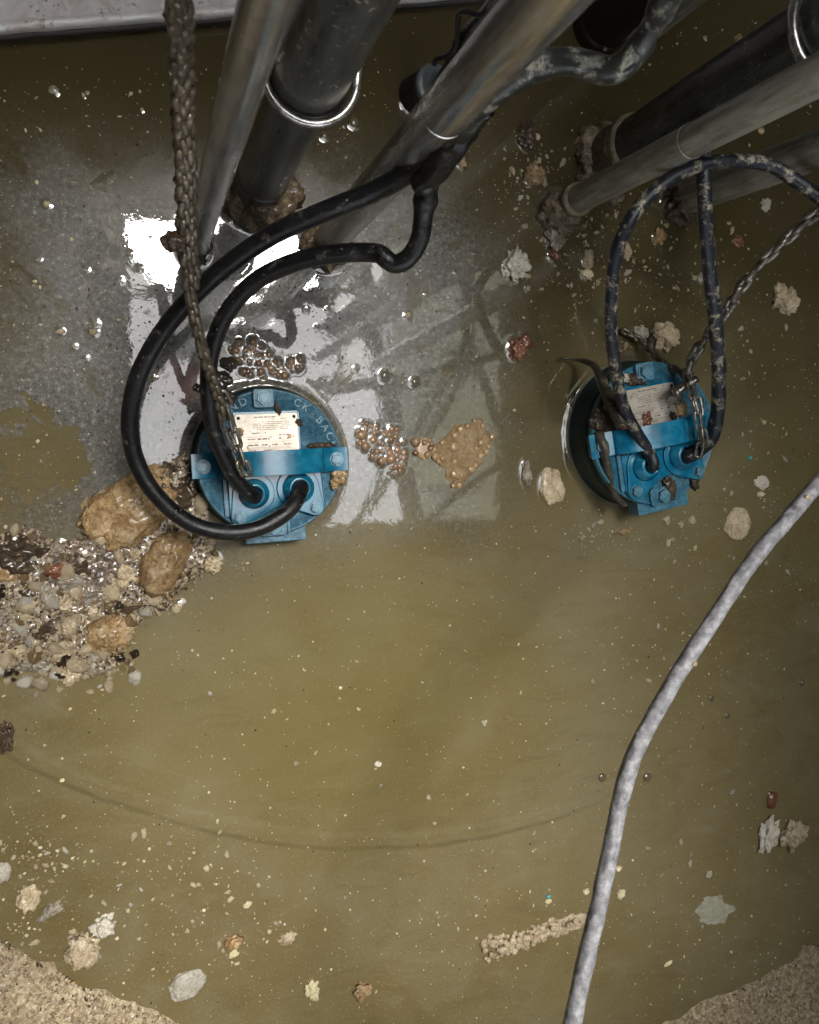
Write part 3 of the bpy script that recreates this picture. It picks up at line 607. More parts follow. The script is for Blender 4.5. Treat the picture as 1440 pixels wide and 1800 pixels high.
# torn sludge and rag on the littered pump
run('dirty_rag', [(985, 630, .012), (1010, 632, .02), (1040, 640, .05), (1058, 668, .085), (1072, 700, .105), (1088, 725, .12), (1100, 745, .125)], lambda x: .002 + .026 * max(0, x - .14) * (1.2 - .3 * x), M['sludge'], 'torn grey rag snagged round the arching cable, its tail over the water', 'rag', wob=.5, flat=.6, n=18, seed=5)
run('sludge_strand', [(1052, 760, .085), (1062, 790, .095), (1070, 830, .078), (1080, 868, .072), (1100, 890, .068)], lambda x: .008 * (1.1 - .4 * x), M['sludge'], 'wet dark strand of sludge draped over the strap and lid rim of the littered pump', 'sludge', wob=.45, n=16, seed=8)

# ------------------------------------------------------------------ floating lumps and stones, each its own thing
def px(w): return pm(720, 900, 0, w)
def rock(name, p, rx, ry, rot, mm, label, rz=None, amp=.30, freq=1.5, sub=4, seed=0, z=0.0, cat=None, group=None, cut=True, fine=.05, me=None):
    c = P(p[0], p[1], z); ax, ay = pm(p[0], p[1], 0, rx), pm(p[0], p[1], 0, ry); h = rz if rz else .45 * min(ax, ay)
    me = me or lump_mesh(name, ax, ay, h, sub, amp, freq, seed, None, fine)
    o = mobj(name, me, mm, label=label, cat=cat or name.split('_')[-1], group=group); o.location = (c.x, c.y, z + (h * .12 if z == 0 else 0)); o.rotation_euler = (0, 0, R(rot))
    if z == 0 and min(ax, ay) > .004: foot(c, ax * .97, ay * .97, R(rot), min(.0018, ax * .15), min(.003, ax * .25))
    return o
LUMPS = [
 ('foam_lump', 145, 1668, 27, 31, 10, 'cream', 'large cream lump afloat beside the sandy corner, a smaller one behind it', .35),
 ('foam_lump', 182, 1627, 19, 18, 30, 'white', 'star shaped whitish lump just behind the large cream one', .5),
 ('stone_chip', 330, 1730, 32, 24, 25, 'white', 'flat white angular chip floating alone near the sandy corner', .22),
 ('foam_lump', 52, 1577, 17, 24, 0, 'cream', 'upright cream lump at the edge of the flake cluster', .35),
 ('foam_lump', 4, 1532, 14, 18, 0, 'white', 'pale lump cut by the picture edge above the sandy corner', .3),
 ('foam_lump', 90, 1600, 22, 11, 30, 'grey', 'greyish crumbly lump touching the upright cream one', .5),
 ('stone_chip', 505, 1650, 16, 13, 15, 'cream', 'roundish beige chip floating by itself above the yellow pair', .3),
 ('foam_lump', 410, 1655, 16, 13, 20, 'tan', 'beige lump with small yellow flakes stuck to it', .4),
 ('stone_chip', 411, 1676, 10, 8, 20, 'yellow', 'yellow chip right below the beige lump', .3),
 ('foam_lump', 636, 1740, 17, 15, 0, 'tan', 'warty tan lump near the bottom between two pale ones', .5),
 ('foam_lump', 549, 1739, 12, 18, 20, 'yellow', 'narrow yellowish lump near the bottom', .5),
 ('stone_chip', 970, 856, 23, 32, 8, 'cream', 'tall tan flat stone floating between the two pumps', .22),
 ('foam_lump', 925, 832, 9, 22, 10, 'grey', 'thin grey wet lump just beside the tall tan stone', .45),
 ('stone_chip', 1296, 921, 27, 27, 20, 'cream', 'cream disc with a curled scratch floating between pump and rope', .2),
 ('stone_chip', 1340, 849, 17, 12, -20, 'white', 'light grey chip touching a smaller cream one beside the bright pump', .25),
 ('stone_chip', 1338, 868, 12, 7, 0, 'cream', 'small cream chip touching the light grey one', .25),
 ('foam_lump', 1348, 1468, 18, 30, -12, 'white', 'tall crumbly pale lump, joined to a rounder one', .55),
 ('foam_lump', 1392, 1466, 25, 25, 0, 'cream', 'round crumbly pale lump joined to the taller one', .45),
 ('wet_pebble', 1356, 1405, 12, 17, 0, 'red', 'orange brown wet pebble above the two crumbly lumps', .2),
 ('foam_lump', 1378, 527, 24, 24, 0, 'cream', 'crumbly cream lump at the far side beyond the steel chain', .5),
 ('foam_lump', 905, 468, 21, 27, -10, 'white', 'porous pale lump floating free before the crusted grey pipe', .6),
 ('wet_pebble', 908, 614, 17, 19, 0, 'red', 'pair of orange brown wet blobs between the two pumps', .35),
 ('wet_pebble', 923, 602, 12, 14, 0, 'red', 'smaller orange brown blob leaning on its bigger partner', .3),
 ('foam_lump', 1170, 592, 25, 22, 0, 'cream', 'speckled round lump behind the slack muddy chain', .45),
 ('foam_lump', 1125, 585, 14, 12, 0, 'white', 'little pale lump under the slack chain end', .45),
 ('foam_lump', 938, 308, 20, 19, 0, 'tan', 'wet yellowish lump before the black pipe collar', .45),
 ('foam_lump', 925, 240, 16, 22, 0, 'brown', 'dark wet clump with pale bits behind the yellowish lump', .5),
 ('stone_chip', 943, 240, 8, 7, 0, 'cream', 'pale flat bit on the dark wet clump', .2),
 ('foam_lump', 975, 418, 18, 20, 0, 'grey', 'pale wet lump hanging on the grey pipe mud collar', .5),
 ('wet_pebble', 975, 448, 13, 12, 0, 'red', 'reddish wet pebble at the tip of the grey pipe debris', .3),
 ('foam_lump', 1034, 455, 10, 18, 0, 'cream', 'stacked cream lump beside the arching cable', .4),
 ('stone_chip', 1034, 482, 13, 9, -20, 'cream', 'kite shaped cream chip beneath the stacked lump', .2),
 ('foam_lump', 1102, 443, 8, 14, 0, 'cream', 'small cream lump just inside the cable arch', .4),
 ('foam_lump', 1158, 415, 12, 13, 0, 'tan', 'tan frothy speck cluster inside the cable arch', .6),
 ('foam_lump', 1296, 425, 11, 9, 0, 'red', 'rusty wet smear lump beside the dark blue cable', .5),
 ('foam_lump', 1230, 490, 8, 10, 0, 'grey', 'small grey lump touching the dark blue cable', .4),
 ('wet_pebble', 1338, 230, 7, 6, 0, 'tan', 'lone amber pebble under the large grey pipe', .2),
 ('foam_lump', 1297, 70, 9, 10, 0, 'tan', 'little tan lump behind the thick black pipe', .4),
 ('foam_lump', 1345, 360, 9, 11, 0, 'white', 'small whitish lump beyond the cable arch', .5),
 ('stone_chip', 1280, 392, 8, 5, -20, 'cream', 'cream sliver beside the cable arch top', .2),
 ('foam_lump', 810, 282, 9, 13, 20, 'tan', 'pale bit peeping under the tape wrap', .5),
 ('stone_chip', 665, 1343, 8, 6, 0, 'white', 'lone silvery chip in the empty middle of the pool', .25),
 ('stone_chip', 94, 158, 9, 8, 0, 'grey', 'dull blue grey chip in the dark far water', .2),
 ('stone_chip', 154, 163, 4, 4, 0, 'grey', 'tiny dull chip beside the blue grey one', .2),
 ('wet_pebble', 8, 1298, 16, 26, 0, 'brown', 'brown gritty clump cut by the picture edge below the gravel bank', .5),
 ('stone_chip', 311, 1068, 13, 9, 30, 'cream', 'yellowish chip drifted off the gravel bank tip', .25),
 ('foam_lump', 964, 1584, 7, 5, 0, 'yellow', 'yellow bead under tiny blue paint bits', .2),
 ('foam_lump', 1091, 1571, 9, 9, 0, 'yellow', 'pale yellow lump just beyond the rope', .35),
 ('foam_lump', 1030, 1567, 6, 6, 0, 'yellow', 'pale yellow grain on the near side of the rope', .3),
 ('stone_chip', 1175, 1694, 9, 4, 20, 'yellow', 'oblong yellow chip near the bottom between rope and sand', .1),
 ('foam_lump', 1246, 1537, 7, 7, 0, 'grey', 'grey speck lump above the sunken pale rag', .4),
 ('foam_lump', 1144, 598, 10, 11, 0, 'brown', 'dark grit lump beneath the slack chain', .5),
 ('foam_lump', 232, 1620, 0, 0, 0, 'grey', '', 0),
 ('foam_lump', 1172, 915, 7, 9, 0, 'cream', 'first of the three cream crumbs below the littered pump', .4),
 ('foam_lump', 1196, 922, 6, 6, 0, 'cream', 'middle one of the three cream crumbs below the littered pump', .4),
 ('foam_lump', 1217, 914, 8, 8, 0, 'cream', 'heart shaped crumb, last of the three below the littered pump', .4),
 ('foam_lump', 1096, 935, 18, 5, 4, 'tan', 'thin string of yellow grit below the littered pump', .6),
 ('foam_lump', 435, 1590, 8, 6, 30, 'yellow', 'pointed yellow flake between the corner clusters', .3),
 ('foam_lump', 233, 1690, 0, 0, 0, 'grey', '', 0)]
for k, (nm, x, y, rx, ry, ro, mt, lb, am) in enumerate(LUMPS):
    if rx: rock(nm, (x, y), rx, ry, ro, M[mt], lb, amp=am, freq=1.3 if am < .3 else 2.0, seed=k + 1, sub=5 if max(rx, ry) > 18 else 4 if max(rx, ry) > 9 else 3, rz=(px(min(rx, ry)) * (.28 if nm == 'stone_chip' else .6)), fine=.13 if nm == 'foam_lump' else .06)
def crusty_log():
    rnd = random.Random(4); mb = MB(); A, B = P(862, 1668, 0), P(1032, 1612, 0); V0, F0 = ICO[2]
    for k in range(230):
        t = rnd.random(); wd = pm(900, 1650, 0, 24) * (1 - .45 * t); q = A.lerp(B, t); a = rnd.uniform(0, 2 * math.pi); rr = wd * math.sqrt(rnd.random()); q = q + Vector((math.cos(a) * rr, math.sin(a) * rr, wd * .35 * (1 - rr / wd))); s = px(rnd.uniform(3, 8))
        o = Vector((k, k * .3, 0)); mb.add([Vector((v.x, v.y, v.z * .7)) * (s * (1 + .35 * noise.noise(v * 1.6 + o))) + q - A for v in V0], F0)
    for t in (.1, .3, .5, .7, .88): foot(A.lerp(B, t), pm(900, 1650, 0, 24) * (1 - .45 * t), None, 0, .0018, .003)
    o = mb.build('crusty_log', M['cream'], label='long crusty strip of caked grit floating up against the rope', cat='crust'); o.location = A
crusty_log()
# sunken pale rag just under the surface
def rag():
    a = NT('sunken_pale_rag'); n1 = a.noise(40, 5, .7, 1.5); a.fin(a.ramp(n1, [(.3, (.24, .235, .17)), (.7, (.42, .42, .34))]), .25); M['palerag'] = a.m
    mb = MB(); ring = []; n = 60
    for k in range(n):
        t = 2 * math.pi * k / n; r = 1 + .35 * noise.fractal(Vector((math.cos(t) * 1.6, math.sin(t) * 1.6, 2)), 1, 2, 4); ring.append((math.cos(t) * px(46) * r, math.sin(t) * px(28) * r))
    V = [(0, 0, .0022)] + [(x * s, y * s, .0006 + .0016 * (1 - s) + .0005 * noise.noise(Vector((x * 90, y * 90, s)))) for s in (.33, .66, 1) for x, y in ring]
    Fc = [(0, 1 + i, 1 + (i + 1) % n) for i in range(n)] + [(1 + r * n + i, 1 + (r + 1) * n + i, 1 + (r + 1) * n + (i + 1) % n, 1 + r * n + (i + 1) % n) for r in range(2) for i in range(n)]
    o = mb.add(V, Fc).build('pale_rag', a.m, label='sunken pale scrap of cloth, hazy just under the water near the sandy corner', cat='rag'); o.location = P(1256, 1602, 0); o.rotation_euler.z = R(-15)
rag()

# ------------------------------------------------------------------ bubbly brown froth clusters
def froth_mat(name, c1, c2):
    a = NT(name); n1 = a.noise(38, 6, .65); return a.fin(a.ramp(n1, [(.3, c1), (.7, c2)]), .3, 0, a.bump(n1, .5, .0015), Specular_IOR_Level=.5, Coat_Weight=.3, Coat_Roughness=.05, Subsurface_Weight=.2, Subsurface_Scale=.004)
M['froth'] = froth_mat('brown_froth', (.055, .022, .010), (.40, .26, .15))
M['frothfilm'] = froth_mat('brown_scum', (.20, .12, .07), (.40, .32, .23))
M['scumpatch'] = stone_mat('tan_scum_patch', (.26, .16, .07), (.42, .30, .16), (.54, .42, .26), rough=.5, scale=60, bump=.8)
M['frothtan'] = froth_mat('tan_froth', (.30, .19, .085), (.46, .33, .18))
def froth(poly, n, rmin, rmax, mm, label, seed, base=None, spread=1):
    rnd = random.Random(seed); C0 = P(sum(p[0] for p in poly) / len(poly), sum(p[1] for p in poly) / len(poly), 0); mb = MB(); V0, F0 = ICO[3]; done = []
    e = empty('mud_froth', C0, label=label, cat='froth', group=None)
    def inside(x, y):
        c = False
        for i in range(len(poly)):
            (x1, y1), (x2, y2) = poly[i - 1], poly[i]
            if (y1 > y) != (y2 > y) and x < (x2 - x1) * (y - y1) / (y2 - y1) + x1: c = not c
        return c
    xs = [p[0] for p in poly]; ys = [p[1] for p in poly]; tries = 0
    while len(done) < n and tries < 5000:
        tries += 1; x, y = rnd.uniform(min(xs), max(xs)), rnd.uniform(min(ys), max(ys)); r = rnd.uniform(rmin, rmax) if rnd.random() < .35 else rnd.uniform(rmin, (rmin + rmax) / 2)
        if not inside(x, y) or any(math.hypot(x - a, y - b) < (r + c) * .62 * spread for a, b, c in done): continue
        done.append((x, y, r)); q = P(x, y, 0) - C0; s = px(r); o = Vector((len(done) * 2.1, 0, seed)); zb = .0028 if base else 0
        mb.add([Vector((v.x, v.y, v.z * .62)) * (s * (1 + .16 * noise.noise(v * 1.3 + o))) + q + Vector((0, 0, zb)) for v in V0], F0)
        if not base: foot(q + C0, s * 1.02, None, 0, .0014, .0016)
    mb.build('froth_bubble', mm, e)
    if base:
        ring = [];
        for k in range(len(poly) * 8):
            i, f = divmod(k / 8, 1); p1_, p2_ = poly[int(i)], poly[(int(i) + 1) % len(poly)]; x = p1_[0] + (p2_[0] - p1_[0]) * f; y = p1_[1] + (p2_[1] - p1_[1]) * f
            q = P(x, y, 0) - C0; q *= 1 + .16 * noise.fractal(Vector((x * .06, y * .06, seed)), 1, 2, 4); ring.append(q)
        n_ = len(ring); V = [(0, 0, .0035)] + [(q.x * s, q.y * s, z) for s, z in ((.5, .0034), (.85, .0028), (.97, .0016), (1, -.001)) for q in ring]
        Fc = [(0, 1 + i, 1 + (i + 1) % n_) for i in range(n_)] + [(1 + r * n_ + i, 1 + (r + 1) * n_ + i, 1 + (r + 1) * n_ + (i + 1) % n_, 1 + r * n_ + (i + 1) % n_) for r in range(3) for i in range(n_)]
        MB().add(V, Fc).build('froth_film', base, e)
froth([(408, 622), (425, 596), (450, 600), (470, 615), (500, 640), (535, 628), (535, 650), (505, 662), (480, 668), (440, 660), (420, 650)], 40, 3, 11, M['froth'], 'brown bubbly froth afloat right above the looped-cable pump', 3)
froth([(626, 745), (650, 740), (668, 752), (700, 750), (718, 790), (712, 820), (690, 838), (672, 815), (650, 800), (632, 780)], 55, 3, 10, M['froth'], 'reddish brown bubbly froth just off the ear of the looped-cable pump', 4)
froth([(730, 775), (748, 768), (762, 780), (760, 800), (745, 810), (730, 800)], 8, 4, 9, M['froth'], 'small froth knot linking the reddish froth and the tan patch', 5, M['frothtan'])
froth([(798, 742), (845, 738), (866, 770), (858, 800), (835, 830), (806, 862), (790, 850), (776, 822), (756, 808), (765, 780), (785, 765)], 26, 3.5, 9, M['frothtan'], 'diamond shaped tan patch dotted with shiny bubbles', 6, M['scumpatch'], 1.5)
for k, (x, y, r) in enumerate(((676, 660, 8), (729, 671, 7), (372, 660, 7), (570, 238, 6), (622, 215, 9), (1058, 1366, 9), (1137, 1366, 10), (1250, 1227, 7), (1278, 1258, 7), (1410, 1200, 7), (350, 744, 7))):
    o = mobj('water_bubble', lump_mesh('water_bubble', px(r), px(r), px(r) * .55, 3, .02, 1, k, None, 0), M['bubble'] if 'bubble' in M else M.setdefault('bubble', NT('bubble_skin').fin((.12, .10, .06), .08, 0, None, Specular_IOR_Level=.5, Coat_Weight=.4)), label='small glassy bubble floating on the water', cat='bubble', group='loose bubbles on the water')
    o.location = P(x, y, 0); foot(P(x, y, 0), px(r), None, 0, .0016, .002)

# ------------------------------------------------------------------ gravel bank on the near side
def in_poly(poly, x, y):
    c = False
    for i in range(len(poly)):
        (x1, y1), (x2, y2) = poly[i - 1], poly[i]
        if (y1 > y) != (y2 > y) and x < (x2 - x1) * (y - y1) / (y2 - y1) + x1: c = not c
    return c
BANK = [(-120, 930), (-10, 935), (60, 925), (100, 950), (140, 940), (170, 905), (215, 860), (265, 830), (300, 800), (345, 790), (350, 840), (372, 900), (385, 960), (385, 1000), (350, 1010), (322, 1030), (300, 1065), (262, 1080), (235, 1105), (228, 1140), (200, 1165), (130, 1175), (60, 1160), (10, 1185), (-120, 1215)]
def bank():
    st = .0032; pts = [P(x, y, 0) for x, y in BANK]; x0, x1 = min(p.x for p in pts) - .02, max(p.x for p in pts) + .02; y0, y1 = min(p.y for p in pts) - .02, max(p.y for p in pts) + .02
    nx, ny = int((x1 - x0) / st), int((y1 - y0) / st); V = []; Fc = []; seg = [(pts[i - 1].xy, pts[i].xy) for i in range(len(pts))]; pl = [(p.x, p.y) for p in pts]
    for j in range(ny):
        for i in range(nx):
            x, y = x0 + i * st, y0 + j * st; q = Vector((x, y)); d = 9
            for a, b in seg:
                ab = b - a; t = max(0, min(1, (q - a).dot(ab) / ab.dot(ab))); d = min(d, (q - a - ab * t).length)
            d = d if in_poly(pl, x, y) else -d
            d += .010 * noise.fractal(Vector((x * 40, y * 40, 0)), 1, 2, 3); z = max(-.02, min(.016, d * .9 - .004)) + (.004 * noise.fractal(Vector((x * 130, y * 130, 4)), 1, 2, 3) if d > -.01 else 0)
            V.append((x, y, z))
    for j in range(ny - 1):
        for i in range(nx - 1):
            k = j * nx + i
            if max(V[k][2], V[k + 1][2], V[k + nx][2], V[k + nx + 1][2]) > -.012: Fc.append((k, k + 1, k + nx + 1, k + nx))
    a = NT('wet_gravelly_mud'); v1 = a.vor(230, out='Color'); sp = a.n('SeparateColor'); a.put(sp.inputs[0], v1); n1 = a.noise(12, 6, .6); n2 = a.noise(110, 5, .7)
    c = a.ramp(sp.outputs[0], [(0, (.05, .033, .02)), (.3, (.17, .125, .08)), (.6, (.34, .265, .18)), (.9, (.62, .53, .40))]); c = a.mix(a.ramp(n1, [(.36, .8), (.52, 0)]), c, (.075, .048, .036))
    m = a.fin(c, .3, 0, a.bump(a.math('ADD', n2, sp.outputs[1]), 1, .004), Coat_Weight=.7, Coat_Roughness=.08, Specular_IOR_Level=.6)
    me = mesh('gravel_bank', V, Fc); mobj('gravel_bank', me, m, kind='stuff')
bank()
BIG = [
 ('stone_block', 232, 895, 88, 50, 32, 'tan', 'long amber brown block of wet stone lying under the cable loop', .16, .030),
 ('stone_block', 288, 988, 36, 58, -28, 'tan', 'rounded yellow brown block beside the amber one, nearest the open water', .10, .030),
 ('stone_block', 308, 862, 42, 40, 10, 'brown', 'reddish wet stone half hidden behind the cable loop', .35, .016),
 ('boulder', 190, 1112, 47, 36, 5, 'tan', 'round tan boulder at the outer edge of the gravel bank', .14, .030),
 ('cobble', 102, 1001, 26, 18, 12, 'red', 'smooth reddish cobble in the middle of the gravel bank', .10, .020),
 ('cobble', 102, 966, 14, 15, 0, 'grey', 'pale cobble just behind the smooth reddish one', .25, .018),
 ('cobble', 84, 1040, 16, 22, 10, 'grey', 'grey cobble in front of the reddish one', .22, .020),
 ('cobble', 122, 1027, 21, 13, -5, 'grey', 'flat whitish cobble touching the reddish one', .2, .024),
 ('cobble', 117, 1055, 18, 15, 20, 'cream', 'lumpy beige cobble below the flat whitish one', .3, .016),
 ('cobble', 160, 1048, 18, 17, 0, 'grey', 'speckled grey cobble right of the lumpy beige one', .3, .018),
 ('cobble', 163, 1072, 11, 11, 0, 'cream', 'small smooth peach cobble below the speckled grey one', .15, .020),
 ('cobble', 120, 1099, 18, 20, 0, 'cream', 'yellow cream cobble on the inner side of the tan boulder', .2, .026),
 ('cobble', 218, 1008, 24, 22, 0, 'cream', 'knobbly pale cobble between the amber block and the rounded one', .35, .022),
 ('cobble', 236, 972, 9, 12, 0, 'cream', 'small pale pebble wedged between the two big blocks', .2, .024),
 ('cobble', 176, 1168, 27, 14, 12, 'grey', 'grey gritty cobble at the waterline below the tan boulder', .35, .014),
 ('cobble', 125, 1180, 18, 17, 0, 'cream', 'beige crumbly cobble at the waterline beside the gritty one', .4, .014),
 ('cobble', 30, 1143, 19, 16, 0, 'cream', 'peach cobble near the picture edge at the near waterline', .25, .018),
 ('cobble', 15, 1070, 15, 14, 0, 'grey', 'pale grey cobble at the picture edge', .25, .018),
 ('cobble', 42, 1066, 9, 8, 0, 'cream', 'tiny cream cobble beside the pale grey one', .2, .018),
 ('cobble', 80, 1105, 24, 20, 0, 'brown', 'dark brown wet lump inside the gravel bank', .4, .020),
 ('cobble', 30, 975, 52, 32, 0, 'brown', 'broad purplish brown wet mud lump at the picture edge', .25, .022),
 ('cobble', 150, 1005, 30, 22, 0, 'brown', 'dark wet lump beside the amber block', .45, .016),
 ('cobble', 60, 1035, 40, 22, 0, 'brown', 'low dark mud lump behind the pale grey cobble', .35, .012),
 ('cobble', 10, 1010, 40, 34, 0, 'tan', 'dull tan wet lump at the picture edge above the pale grey cobble', .25, .014),
 ('cobble', 355, 960, 18, 20, 0, 'cream', 'bubbly pink cream lump at the tip of the bank by the cable', .5, .014),
 ('cobble', 372, 990, 14, 13, 0, 'cream', 'frothy cream lump at the far tip of the bank', .5, .012),
 ('cobble', 185, 880, 22, 16, 30, 'grey', 'grey crumbly lump behind the amber block', .5, .014),
 ('cobble', 205, 1078, 30, 16, 10, 'brown', 'heap of dark grit behind the tan boulder', .6, .018),
 ('cobble', 110, 1140, 26, 15, 0, 'cream', 'pinkish crumbly lump below the yellow cream cobble', .5, .016),
 ('cobble', 60, 1165, 22, 11, 0, 'grey', 'row of pale grit at the near waterline', .6, .010)]
for k, (nm, x, y, rx, ry, ro, mt, lb, am, hz) in enumerate(BIG):
    V, Fc = ICO[5]; ax, ay = pm(x, y, .01, rx), pm(x, y, .01, ry); o = Vector((k * 2.3, 1.7 * k, 5)); W = []
    sq = 2.0 if nm != 'stone_block' else 3.2
    for v in V:
        f = (abs(v.x) ** sq + abs(v.y) ** sq + abs(v.z) ** sq) ** (-1 / sq); kk = f * (1 + am * 1.5 * noise.fractal(v * 1.7 + o, 1, 2, 5) + .07 * noise.fractal(v * 6 + o, .7, 2, 4)); W.append(Vector((v.x * ax * kk, v.y * ay * kk, v.z * hz * kk)))
    ob = mobj(nm, mesh(nm, W, Fc), M[mt], label=lb, cat={'stone_block': 'stone', 'boulder': 'boulder'}.get(nm, 'cobble')); ob.location = P(x, y, .004); ob.rotation_euler.z = R(ro); foot(P(x, y, 0), ax, ay, R(ro), .002, .003)
# pebbles on and round the bank: one object each
KINDS = ['cream', 'tan', 'cream', 'tan', 'cream', 'brown', 'cream', 'white']
PEB = [lump_mesh('pebble', 1, 1, .75, 3, .30, 1.5, s + 40, None, .04) for s in range(8)]
for k, me in enumerate(PEB): me.materials.append(M[KINDS[k]]); me.polygons.foreach_set('use_smooth', [True] * len(me.polygons))
rnd = random.Random(21); cnt = 0
while cnt < 290:
    if cnt < 200: x, y = rnd.uniform(-20, 390), rnd.uniform(800, 1190); ok = in_poly(BANK, x, y) and (y > 1030 or rnd.random() < .35)
    else: x, y = rnd.gauss(150, 110), 1168 + rnd.gauss(0, 22); ok = 0 < x < 400 and y < 1230 and x < 240
    if not ok: continue
    me = PEB[rnd.randrange(8)]; s = px(rnd.choice((3, 4, 5, 6, 7, 9, 11, 14)))
    o = bpy.data.objects.new('pebble', me); COL.objects.link(o); z = .012 if in_poly(BANK, x, y) else 0
    o.location = P(x, y, z); o.rotation_euler = (rnd.uniform(0, 6), rnd.uniform(0, 6), rnd.uniform(0, 6)); o.scale = (s * rnd.uniform(.8, 1.3), s * rnd.uniform(.8, 1.2), s)
    tag(o, 'small pebble lying on the gravel bank or at its waterline', 'pebble', 'pebbles of the gravel bank'); cnt += 1
# finer grit of the bank: nobody could count it
def grit(name, gen, n, rlo, rhi, mats, seed):
    rnd = random.Random(seed); V0, F0 = ICO[1]; mb = MB(); mi = []
    while n > 0:
        g = gen(rnd)
        if g is None: continue
        q, sc_ = g; s = rnd.uniform(rlo, rhi) * sc_; rot = Matrix.Rotation(rnd.uniform(0, 6), 3, Vector((rnd.random(), rnd.random(), rnd.random() + .1)).normalized()); a, b, c = rnd.uniform(.6, 1.5), rnd.uniform(.6, 1.3), rnd.uniform(.4, .9)
        mb.add([rot @ Vector((v.x * a, v.y * b, v.z * c)) * s + q for v in V0], F0); mi += [rnd.randrange(len(mats))] * len(F0); n -= 1
    me = mesh(name, mb.V, mb.F)
    for m in mats: me.materials.append(m)
    me.polygons.foreach_set('material_index', mi); return mobj(name, me, None, kind='stuff', smooth=False)
def bank_gen(r):
    x, y = r.uniform(-60, 395), r.uniform(795, 1215)
    if not in_poly(BANK, x + r.gauss(0, 5), y + r.gauss(0, 5)): return None
    if y < 1040 and x < 220 and r.random() < .75: return None
    if x > 130 and y < 1010 and r.random() < .8: return None
    return P(x, y, .008 + r.random() * .012), 1
grit('bank_gravel', bank_gen, 4000, px(1.0), px(3.6), [M['cream'], M['tan'], M['cream'], M['tan'], M['grey'], M['brown'], M['cream']], 5)
# grains lying on the two sandy corners
def corner_gen(r):
    a = r.uniform(0, 2 * math.pi); d = RAD + abs(r.gauss(0, .12)) - .004; x, y = cc.x + math.cos(a) * d, cc.y + math.sin(a) * d
    if y > P(0, 1600, 0).y: return None
    return Vector((x, y, .006 + (d - RAD) * .22)), 1
grit('corner_gravel', corner_gen, 5200, px(1.0), px(3.2), [M['cream'], M['grey'], M['tan'], M['white'], M['brown']], 6)

# ------------------------------------------------------------------ flakes adrift on the water
FL = [lump_mesh('floating_flake', 1, .75, .4, 2, .95, 1.5, s + 70, None, .1) for s in range(6)]
for k, me in enumerate(FL): me.materials.append(M[['cream', 'yellow', 'yellow', 'cream', 'cream', 'white'][k]]); me.polygons.foreach_set('use_smooth', [True] * len(me.polygons))
BLOCK = [((478, 813), 140), ((1130, 765), 150)]
def free(x, y):
    if in_poly(BANK, x, y): return False
    if any(math.hypot(x - a[0], y - a[1]) < r for a, r in BLOCK): return False
    q = P(x, y, 0); return (q - cc).length < RAD - .01 and q.y < P(x, 60 - .09 * x, .1).y - .03
# cluster list: centre, spread, count
CL = [(60, 1510, 60, 40, 60), (330, 1500, 90, 45, 40), (300, 1600, 130, 60, 45), (420, 1660, 120, 50, 20), (1230, 1690, 150, 70, 25), (1280, 1470, 120, 80, 30), (1330, 780, 80, 90, 40), (1280, 960, 100, 60, 30), (1060, 930, 60, 25, 22), (1160, 430, 130, 80, 55), (990, 470, 70, 80, 35), (930, 290, 60, 60, 18), (1160, 1150, 80, 60, 22), (620, 520, 200, 90, 20), (140, 560, 110, 130, 25), (700, 1300, 420, 230, 45), (1340, 600, 80, 90, 30), (860, 1620, 80, 90, 16), (1180, 60, 120, 60, 12), (40, 1640, 40, 60, 10), (1010, 400, 50, 30, 26), (1050, 470, 60, 40, 26), (930, 320, 35, 40, 16), (1190, 500, 60, 50, 20), (1120, 600, 50, 30, 16), (250, 90, 160, 70, 12)]
rnd = random.Random(33); n_fl = 0
for (x0, y0, sx, sy, n) in CL:
    k = 0; n = int(n * .48)
    while k < n:
        x, y = rnd.gauss(x0, sx * .7), rnd.gauss(y0, sy * .7)
        if not free(x, y) or not (-5 < x < 1445 and 0 < y < 1805): continue
        s = px(rnd.choice((2.2, 2.5, 3, 3, 3.5, 4, 5, 6))); o = bpy.data.objects.new('floating_flake', FL[rnd.randrange(6)]); COL.objects.link(o)
        o.location = P(x, y, 0) + Vector((0, 0, s * .1)); o.rotation_euler = (0, 0, rnd.uniform(0, 6)); o.scale = (s * rnd.uniform(.8, 1.5), s, s); foot(P(x, y, 0), s, s, 0, .0007, .0012)
        tag(o, 'small pale flake floating loose on the olive water', 'flake', 'pale flakes adrift on the water'); k += 1; n_fl += 1
print('flakes', n_fl)
def speck_gen(r):
    if r.random() < .55: x0, y0, sx, sy, n = r.choice(CL); x, y = r.gauss(x0, sx), r.gauss(y0, sy)
    else: x, y = r.uniform(-10, 1450), r.uniform(10, 1800)
    if not free(x, y): return None
    return P(x, y, .0004), (.8 if r.random() < .75 else 1.7)
grit('floating_debris', speck_gen, 4200, px(.7), px(1.8), [M['cream'], M['white'], M['yellow'], M['cream'], M['grey'], M['tan']], 9)
def dark_gen(r):
    x, y = r.uniform(-10, 1450), r.uniform(10, 1800)
    if r.random() < .7: x, y = r.gauss(420, 200), r.gauss(560, 150)
    if not free(x, y): return None
    return P(x, y, .0003), 1
grit('dark_debris', dark_gen, 900, px(.7), px(2.0), [M['dark'], M['brown']], 10)
